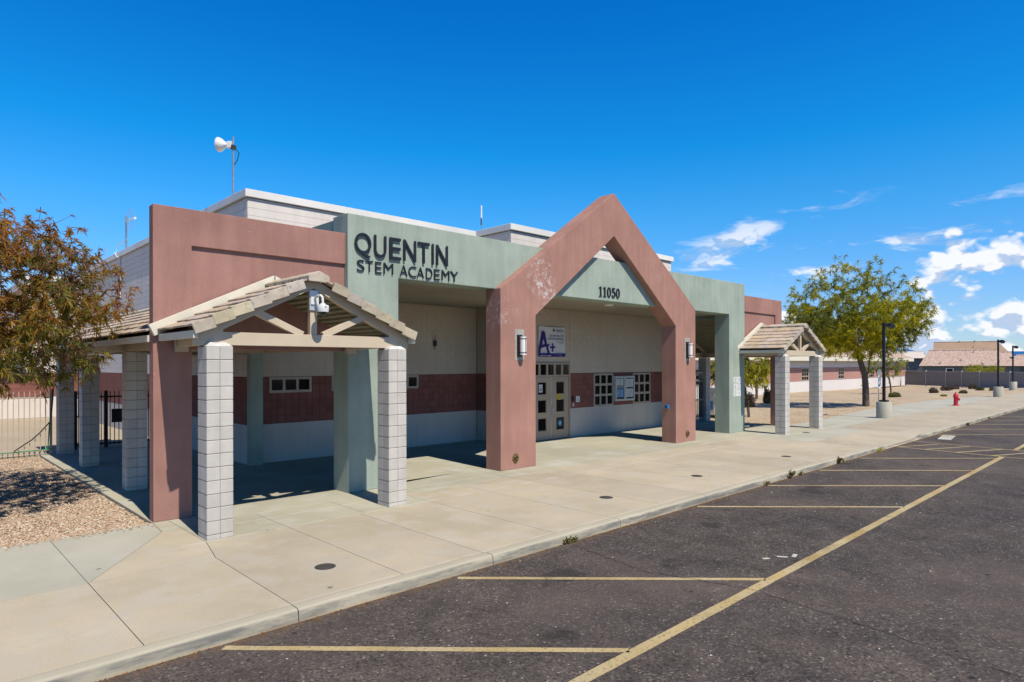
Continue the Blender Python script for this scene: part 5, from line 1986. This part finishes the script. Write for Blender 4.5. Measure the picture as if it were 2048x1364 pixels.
def small_tree(label, base, h, rad, seed, mats, weights, n=160, lean=(0, 0), trunk_r=0.05, group=None, cz=0.7, flat=0.55, per=10, L=(0.15, 0.34)):
    r = random.Random(seed)
    bx, by, bz = base
    tg = []
    while len(tg) < n:
        u = Vector((r.gauss(0, 1), r.gauss(0, 1), r.gauss(0, 1))).normalized() * (r.uniform(0.1, 1) ** 0.45)
        tg.append(Vector((bx + lean[0] + u.x * rad, by + lean[1] + u.y * rad, bz + h * cz + u.z * h * (1 - cz) * (1.0 if u.z > 0 else flat * 1.6))))
    T = thing('small_tree', label, 'tree', base, group)
    P, par, R, tips = grow([[(bx, by, bz - 0.1), (bx + lean[0] * .2, by + lean[1] * .2, bz + h * 0.25), (bx + lean[0] * .6, by + lean[1] * .6, bz + h * 0.45), (bx + lean[0], by + lean[1], bz + h * 0.62)]], tg, seed, step=0.25, rmin=0.005)
    sel = list(range(4))
    link('trunk', limb_mesh('trunk', P, par, [trunk_r if i < 4 else x for i, x in enumerate(R)], sel, ['trunk_bark', 'trunk_bark'], cap=trunk_r), T)
    link('branches', limb_mesh('branches', P, par, R, range(4, len(P)), ['trunk_bark', 'twig_bark'], cap=trunk_r * 0.7), T)
    link('crown', crown(P, par, tips, per, L, (0.02, 0.04), 0.6, mats, weights, seed, back=3, spread=0.7, down=0.2, clump=1.0), T)


small_tree('slim yellow-green tree seen under the right canopy', (30.8, 14.9, -0.05), 3.4, 1.75, 31, LEAF_GREEN, [0.4, 0.25, 0.2, 0.15], n=230, lean=(-0.1, 0.4), trunk_r=0.065, cz=0.72)
small_tree('thin young tree with sparse olive leaves near the far fence', (67.7, 18.8, -0.45), 4.3, 1.9, 37, [LEAF_GREEN[1], LEAF_GREEN[2], LEAF_DRY[2]], [0.3, 0.4, 0.3], n=110, lean=(-0.4, 0.3), trunk_r=0.07, per=7)
small_tree('green bush tree behind the far fence by the tiled house', (118, 20.5, -0.7), 3.4, 2.6, 41, [LEAF_GREEN[1], LEAF_GREEN[2]], [0.6, 0.4], n=110, per=12, L=(0.3, 0.6))


def shrub(label, base, rad, h, seed, mats, n=420, group='dry shrubs in the gravel yard', name='shrub'):
    rr = np.random.default_rng(seed)
    b = np.zeros((n, 3))
    a = rr.uniform(0, 6.28, n)
    q = rad * np.sqrt(rr.uniform(0, 1, n)) * 0.85
    b[:, 0] = base[0] + np.cos(a) * q
    b[:, 1] = base[1] + np.sin(a) * q
    z = rr.uniform(0, 1, n) * np.sqrt(np.clip(1 - (q / rad) ** 2, 0, 1))
    b[:, 2] = base[2] + z * h * 1.25
    d = np.stack([np.cos(a) * 0.6, np.sin(a) * 0.6, np.full(n, 0.8)], 1) + rr.normal(0, 0.45, (n, 3))
    me = fronds(name, b, d, rr.uniform(0.10, 0.22, n) * min(1.3, h / 0.55), rr.uniform(0.02, 0.045, n), 0.2, mats, rr.integers(0, len(mats), n), seed, 2)
    T = thing(name, label, 'shrub', base, group)
    link('foliage', me, T)
    mb = MB()
    for k in range(4):
        an = k * 1.6
        mb.tube([base, (base[0] + math.cos(an) * rad * 0.5, base[1] + math.sin(an) * rad * 0.5, base[2] + h * 0.4)], 0.01, 4)
    mb.build('stems', 'twig_bark', T)


D = LEAF_DRY
for i, (lab, b, rad, h, mats) in enumerate((
        ('round dry brown shrub behind the slim tree under the right canopy', (39.5, 19.2, -0.2), 0.45, 0.8, D[:2]),
        ('dark clipped shrub beside the right red pier', (45.5, 20.6, -0.25), 0.3, 0.8, [LEAF_GREEN[3], D[1]]),
        ('low green shrub right of the nearest lamp post', (58.1, 15.9, -0.12), 0.48, 0.36, [D[2], LEAF_GREEN[2]]),
        ('brown mounded shrub left of the hydrant', (69.5, 15.8, -0.2), 0.38, 0.5, D[:2]),
        ('first of two touching brown shrubs above the hydrant', (79.4, 17.0, -0.38), 0.46, 0.6, D[:2]),
        ('second of two touching brown shrubs, the farther one', (82.9, 17.4, -0.42), 0.4, 0.5, D[:2]),
        ('brown shrub in front of the far gate', (88.5, 18.0, -0.48), 0.46, 0.5, D[:2]),
        ('brown shrub in front of the far fence, left of the second lamp post', (90.0, 16.6, -0.45), 0.45, 0.55, D[:2]),
        ('grey-green spiky shrub touching the far brown shrub', (82.0, 14.5, -0.34), 0.42, 0.4, [D[2], LEAF_GREEN[3]]),
        ('grey-green shrub left of the second lamp post', (81.2, 13.2, -0.28), 0.4, 0.45, [D[2], LEAF_GREEN[3]]),
        ('small dry shrub just behind the hydrant', (68.9, 13.4, -0.12), 0.35, 0.3, [D[2], D[0]]),
        ('bright green grass tuft left of the hydrant', (61.6, 13.3, -0.06), 0.28, 0.14, [LEAF_WEED[0], LEAF_GREEN[1]]))):
    shrub(lab, b, rad, h, 60 + i, mats, n=900 if i < 3 else 600)
for x, y in ((52.8, 24.9), (53.4, 24.4)):
    shrub('%s stubby cut trunk with a ragged dark head by the white wall' % ('left' if x < 53 else 'right'), (x, y, 0.55), 0.28, 0.4, int(x * 10), [LEAF_GREEN[3], D[1]], n=160, group='cut stumps by the white wall', name='stump')
    MB().tube([(x, y, -0.5), (x + 0.05, y, 0.2), (x, y, 0.75)], [0.14, 0.11, 0.12], 7).build('stem', 'trunk_bark', bpy.data.objects[[o.name for o in bpy.data.objects if o.name.startswith('stump') and o.type == 'EMPTY'][-1]])

for i, ((x, y), s, lab) in enumerate((((7.47, 6.55), 0.9, 'smaller weed at the kerb foot below the near utility cover'), ((7.66, 6.55), 1.0, 'weed beside it at the kerb foot, the taller of the pair'),
                                      ((14.35, 6.52), 1.1, 'green weed at the kerb where a stall line starts'), ((15.7, 6.52), 1.7, 'bushy dry weed at the kerb foot'),
                                      ((16.25, 6.52), 0.9, 'small weed just right of the bushy dry weed'), ((18.9, 6.52), 1.9, 'tallest dry weed stalk at the kerb'),
                                      ((22.25, 6.5), 1.2, 'bright yellow-green weed where the kerb begins to dip'), ((34.4, 6.52), 1.4, 'weed at the kerb in line with the nearest lamp post'),
                                      ((39.0, 6.52), 1.3, 'weed farthest along the kerb'))):
    rr = np.random.default_rng(300 + i)
    n = 26
    b = np.tile(np.array([[x, y, ZA]]), (n, 1)) + rr.normal(0, 0.03, (n, 3)) * np.array([1.6, 0.5, 0.0])
    b[:, 2] = ZA + rr.uniform(0, 0.07, n) * s
    d = rr.normal(0, 0.5, (n, 3)) + np.array([0, 0, 0.9])
    mt = [LEAF_GREEN[0], LEAF_GREEN[1]] if i == 6 else ([LEAF_WEED[0], LEAF_WEED[1]] if i in (0, 1, 2, 4) else [LEAF_WEED[1], LEAF_DRY[0], LEAF_WEED[0]])
    o = link('weed', fronds('weed', b, d, rr.uniform(0.05, 0.11, n) * s, rr.uniform(0.012, 0.022, n) * s, 0.3, mt, rr.integers(0, len(mt), n), i, 2))
    tag(o, lab, 'weed', 'weeds along the kerb')

# leaf litter and grit along the kerb foot
rr = np.random.default_rng(77)
n = 2600
x = rr.uniform(-3, 40, n)
den = np.sin(x * 1.7) + np.sin(x * 0.63 + 1) + rr.normal(0, 0.8, n)
x = x[den > 0.2]
n = len(x)
y = 6.585 - np.abs(rr.normal(0, 0.022, n))
b = np.stack([x, y, np.full(n, ZA + 0.006)], 1)
d = np.stack([rr.normal(0, 1, n), rr.normal(0, 1, n), np.abs(rr.normal(0, 0.25, n))], 1)
o = link('leaf_litter', fronds('leaf_litter', b, d, rr.uniform(0.012, 0.035, n), rr.uniform(0.008, 0.02, n), 0.1, [LEAF_WEED[2], LEAF_WEED[1], LEAF_RUST[1]], rr.integers(0, 3, n), 8, 1))
tag(o, 'orange brown leaf litter along the foot of the kerb', 'litter', kind='stuff')
n = 260
b = np.stack([rr.uniform(0, 24, n), rr.uniform(1.0, 6.5, n), np.full(n, ZA + 0.008)], 1)
d = np.stack([rr.normal(0, 1, n), rr.normal(0, 1, n), np.abs(rr.normal(0, 0.1, n))], 1)
o = link('grit', fronds('grit', b, d, rr.uniform(0.01, 0.03, n), rr.uniform(0.008, 0.02, n), 0.0, ['sheet_white', LEAF_WEED[2], 'pebble_pale'], rr.integers(0, 3, n), 9, 1))
tag(o, 'scattered pale grit and leaf bits on the asphalt', 'grit', kind='stuff')

# ------------------------------------------------------------------ buildings and fences farther off
G2 = thing('classroom_building', 'long low classroom building with red band behind the right yard', 'building', (76, 28.5, -0.4))
x0, x1, y0 = 44.0, 109.7, 28.5
MB().box(x0, x1, y0 + 0.02, y0 + 12, -0.6, 3.1).build('wall', 'wing_wall', G2)
WX = [49.0, 60.1, 71.15, 82.0, 93.05, 104.0]
edges = [x0] + [q for w in WX for q in (w, w + 1.95)] + [x1]
mb = MB()
for a, b in zip(edges[::2], edges[1::2]):
    for k in range(7):
        mb.box(a + 0.004, b - 0.004, y0 - 0.002, y0 + 0.03, 0.74 + k * 0.2115, 0.74 + k * 0.2115 + 0.199)
mb.build('band', 'wing_band', G2)
for a in WX:
    window(a, a + 1.95, 0.76, 2.2, y0, 3, 3, G2, fw=0.10)
MB().box(x0 - 0.5, x1 + 0.5, y0 - 0.92, y0 - 0.86, 2.95, 3.46).build('fascia', 'cream_metal', G2)
MB().box(x0 - 0.5, x1 + 0.5, y0 - 0.86, y0 + 0.1, 2.96, 3.02).build('soffit', 'soffit_paint', G2)
MB().polyX([(y0 - 0.95, 3.46), (y0 + 6, 5.9), (y0 + 13, 3.46)], x0 - 0.5, x1 + 0.5).build('roof', 'house_roof', G2)

G3 = thing('far_school_block', 'sunlit block wall with red band beyond the left courtyard', 'building', (0, 39.8, 0))
MB().box(-30, 30, 39.82, 52, 0, 2.9).box(4.75, 30, 39.82, 52, 2.9, 7.0).build('wall', 'wall_paint', G3)
mb = MB()
for k in range(6):
    mb.box(-30, 30, 39.79, 39.84, 1.08 + k * 0.2, 1.08 + k * 0.2 + 0.188)
mb.build('band', 'band_block', G3)
MB().box(4.7, 30, 39.7, 39.9, 6.9, 7.14).build('coping', 'coping_metal', G3)
MB().box(-30, 4.7, 39.0, 39.06, 2.86, 3.12).build('fascia', 'cream_metal', G3)
MB().polyX([(38.98, 3.12), (44, 5.2), (50, 3.2)], -30, 4.7).build('roof', 'house_roof_far', G3)

t = thing('boundary_fence', 'grey screened metal fence in front of the tiled houses', 'fence', (100, 20, -0.6))
FA, FB = Vector((107.3, 27.9, -0.6)), Vector((88.0, 1.4, -0.6))
fd = (FB - FA).normalized()
fl = (FB - FA).length
fn = Vector((-fd.y, fd.x, 0))


def fence_run(a, b, mat, zt=1.62, step=0.16):
    p, q = FA + fd * a, FA + fd * b
    MB().bar(p + Vector((0, 0, 1.15)), q + Vector((0, 0, 1.15)), 0.02, 2.0).build('screen', mat, t)
    mb = MB()
    s = a
    while s < b:
        c = FA + fd * s - fn * 0.03
        mb.bar(c + Vector((0, 0, 0.1)), c + Vector((0, 0, 2.2)), 0.03, 0.03, up=fn)
        s += step
    for z in (0.2, 2.1):
        mb.bar(p - fn * 0.035 + Vector((0, 0, z)), q - fn * 0.035 + Vector((0, 0, z)), 0.03, 0.05)
    tag(mb.build('pickets', 'fence_brown', t), kind='stuff')


ga, gb = 7.4, 12.7
fence_run(0.1, ga, 'fence_grey')
fence_run(gb, fl, 'fence_grey')
fence_run(ga + 0.1, gb - 0.1, 'fence_brown')
s = 0.0
for s in (0.0, 3.9, ga, 10.0, gb, 17.0, 21.0, 25.0, 29.0):
    if s < fl:
        c = FA + fd * s - fn * 0.05
        MB().bar(c, c + Vector((0, 0, 2.3)), 0.12, 0.12, up=fn).build('post', 'fence_post', t)
# red painted kerb foot of the lane before the fence
RZ = A - math.pi / 2
FWD = Vector((math.cos(A), math.sin(A), 0))
RGT = Vector((math.sin(A), -math.cos(A), 0))


def house(label, deg, D, lat0, lat1, depth, ze, zr, hip0, hip1, wall, roofm, zb=-1.0, over=0.5, vents=()):
    """house turned to face this way: deg is its bearing right of the camera axis, D its distance, lat its extent across"""
    th = math.radians(deg)
    f_ = FWD * math.cos(th) + RGT * math.sin(th)
    r_ = RGT * math.cos(th) - FWD * math.sin(th)
    W3 = lambda l, d, z: f_ * d + r_ * l + Vector((0, 0, z))
    d0, d1 = D, D + depth
    dm = D + depth / 2
    T = thing('tiled_house', label, 'house', W3((lat0 + lat1) / 2, dm, zb), 'tiled houses beyond the fence')
    mb = MB()
    c = [(lat0 + over, d0 + over), (lat1 - over, d0 + over), (lat1 - over, d1 - over), (lat0 + over, d1 - over)]
    vs = [W3(l, d, zb) for l, d in c] + [W3(l, d, ze + 0.05) for l, d in c]
    mb.add(vs, [(0, 1, 5, 4), (1, 2, 6, 5), (2, 3, 7, 6), (3, 0, 4, 7), (4, 5, 6, 7)])
    if hip0 < 0.3:
        mb.add([W3(lat0 + over, d0 + over, ze), W3(lat0 + over, d1 - over, ze), W3(lat0 + over, dm, zr - 0.15)], [(0, 1, 2)])
    mb.build('wall', wall, T)
    a, b = W3(lat0 + hip0, dm, zr), W3(lat1 - hip1, dm, zr)
    e = [W3(lat0, d0, ze), W3(lat1, d0, ze), W3(lat1, d1, ze), W3(lat0, d1, ze)]
    dz = Vector((0, 0, -0.14))
    vs = e + [a, b] + [p + dz for p in e]
    MB().add(vs, [(0, 1, 5, 4), (1, 2, 5), (2, 3, 4, 5), (3, 0, 4), (0, 6, 7, 1), (1, 7, 8, 2), (2, 8, 9, 3), (3, 9, 6, 0), (6, 9, 8, 7)]).build('roof', roofm, T)
    MB().bar(W3(lat0, d0 - 0.03, ze - 0.08), W3(lat1, d0 - 0.03, ze - 0.08), 0.06, 0.2).build('eave_board', 'fence_dark', T)
    MB().tube([a, b], 0.14, 6).build('ridge_cap', roofm, T)
    for l, k in vents:
        p = W3(l, d0 + (dm - d0) * k, ze + (zr - ze) * k)
        MB().tube([p - Vector((0, 0, 0.1)), p + Vector((0, 0, 0.42))], 0.12, 6).build('roof_vent', 'roof_tile', T)
    return T, W3


def px2(u, d):
    return (u - 1024) * d / 1286.05


h1, W3 = house('low house with pink barrel tile roof right behind the grey fence', 35.3, 140, -7.3, 7.9, 12, 2.17, 5.07, 1.3, 3.6, 'house_wall', 'house_roof', vents=((-0.9, 0.3), (1.0, 0.85), (-4.0, 0.12), (4.6, 0.2)))
for a, b in ((-3.2, -2.0), (0.0, 1.5)):
    w = MB().bar(W3(a, 140.42, 1.3), W3(b, 140.42, 1.3), 0.06, 1.0).build('window', 'sheet_white', h1)
    MB().bar(W3(a + 0.15, 140.37, 1.27), W3(b - 0.15, 140.37, 1.27), 0.05, 0.78).build('pane', 'glass', w)
house('tall tan house with plain brown roof ridge above the others', 35.2, 172, -6.0, 7.6, 11, 4.95, 7.45, 0.0, 1.9, 'house_wall_tan', 'house_roof_far', vents=((-1.1, 0.97), (1.7, 0.97), (1.5, 0.5), (3.2, 0.2)))
house('house with pale sunlit tile roof partly behind the big tree', 31.6, 155, -5.0, 3.2, 10, 3.7, 5.1, 2.0, 0.4, 'house_wall', 'house_roof_pale')
house('house with tan tile roof at the right edge behind the last lamp post', 39.1, 150, -4.2, 10, 12, 2.1, 4.2, 1.5, 4, 'house_wall', 'house_roof')
house('small gable wing of tan tile between the pink roof and the right house', 37.5, 147, -1.2, 1.3, 5, 3.75, 4.7, 0.5, 0.5, 'house_wall_tan', 'house_roof', over=0.25)
for u0, u1, z, lab in ((1800, 1850, 5.3, 'blue solar panel canopy behind the big tree'), (2016, 2110, 4.7, 'blue solar panel canopy at the right edge')):
    t = thing('solar_canopy', lab, 'solar panels', FWD * 165 + RGT * px2((u0 + u1) / 2, 165), 'blue solar canopies far off')
    a, b = px2(u0, 165), px2(u1, 165)
    W5 = lambda l, d, q: FWD * d + RGT * l + Vector((0, 0, q))
    MB().add([W5(a, 165, z), W5(b, 165, z), W5(b, 172, z + 1.15), W5(a, 172, z + 1.15), W5(a, 165, z - 0.2), W5(b, 165, z - 0.2), W5(b, 172, z + 0.95), W5(a, 172, z + 0.95)],
             [(0, 1, 2, 3), (4, 7, 6, 5), (0, 4, 5, 1), (1, 5, 6, 2), (2, 6, 7, 3), (3, 7, 4, 0)]).build('panels', 'solar_blue', t)
    for l in (a + 1, b - 1):
        MB().tube([W5(l, 168, -1), W5(l, 168, z + 0.4)], 0.15, 6).build('post', 'steel', t)
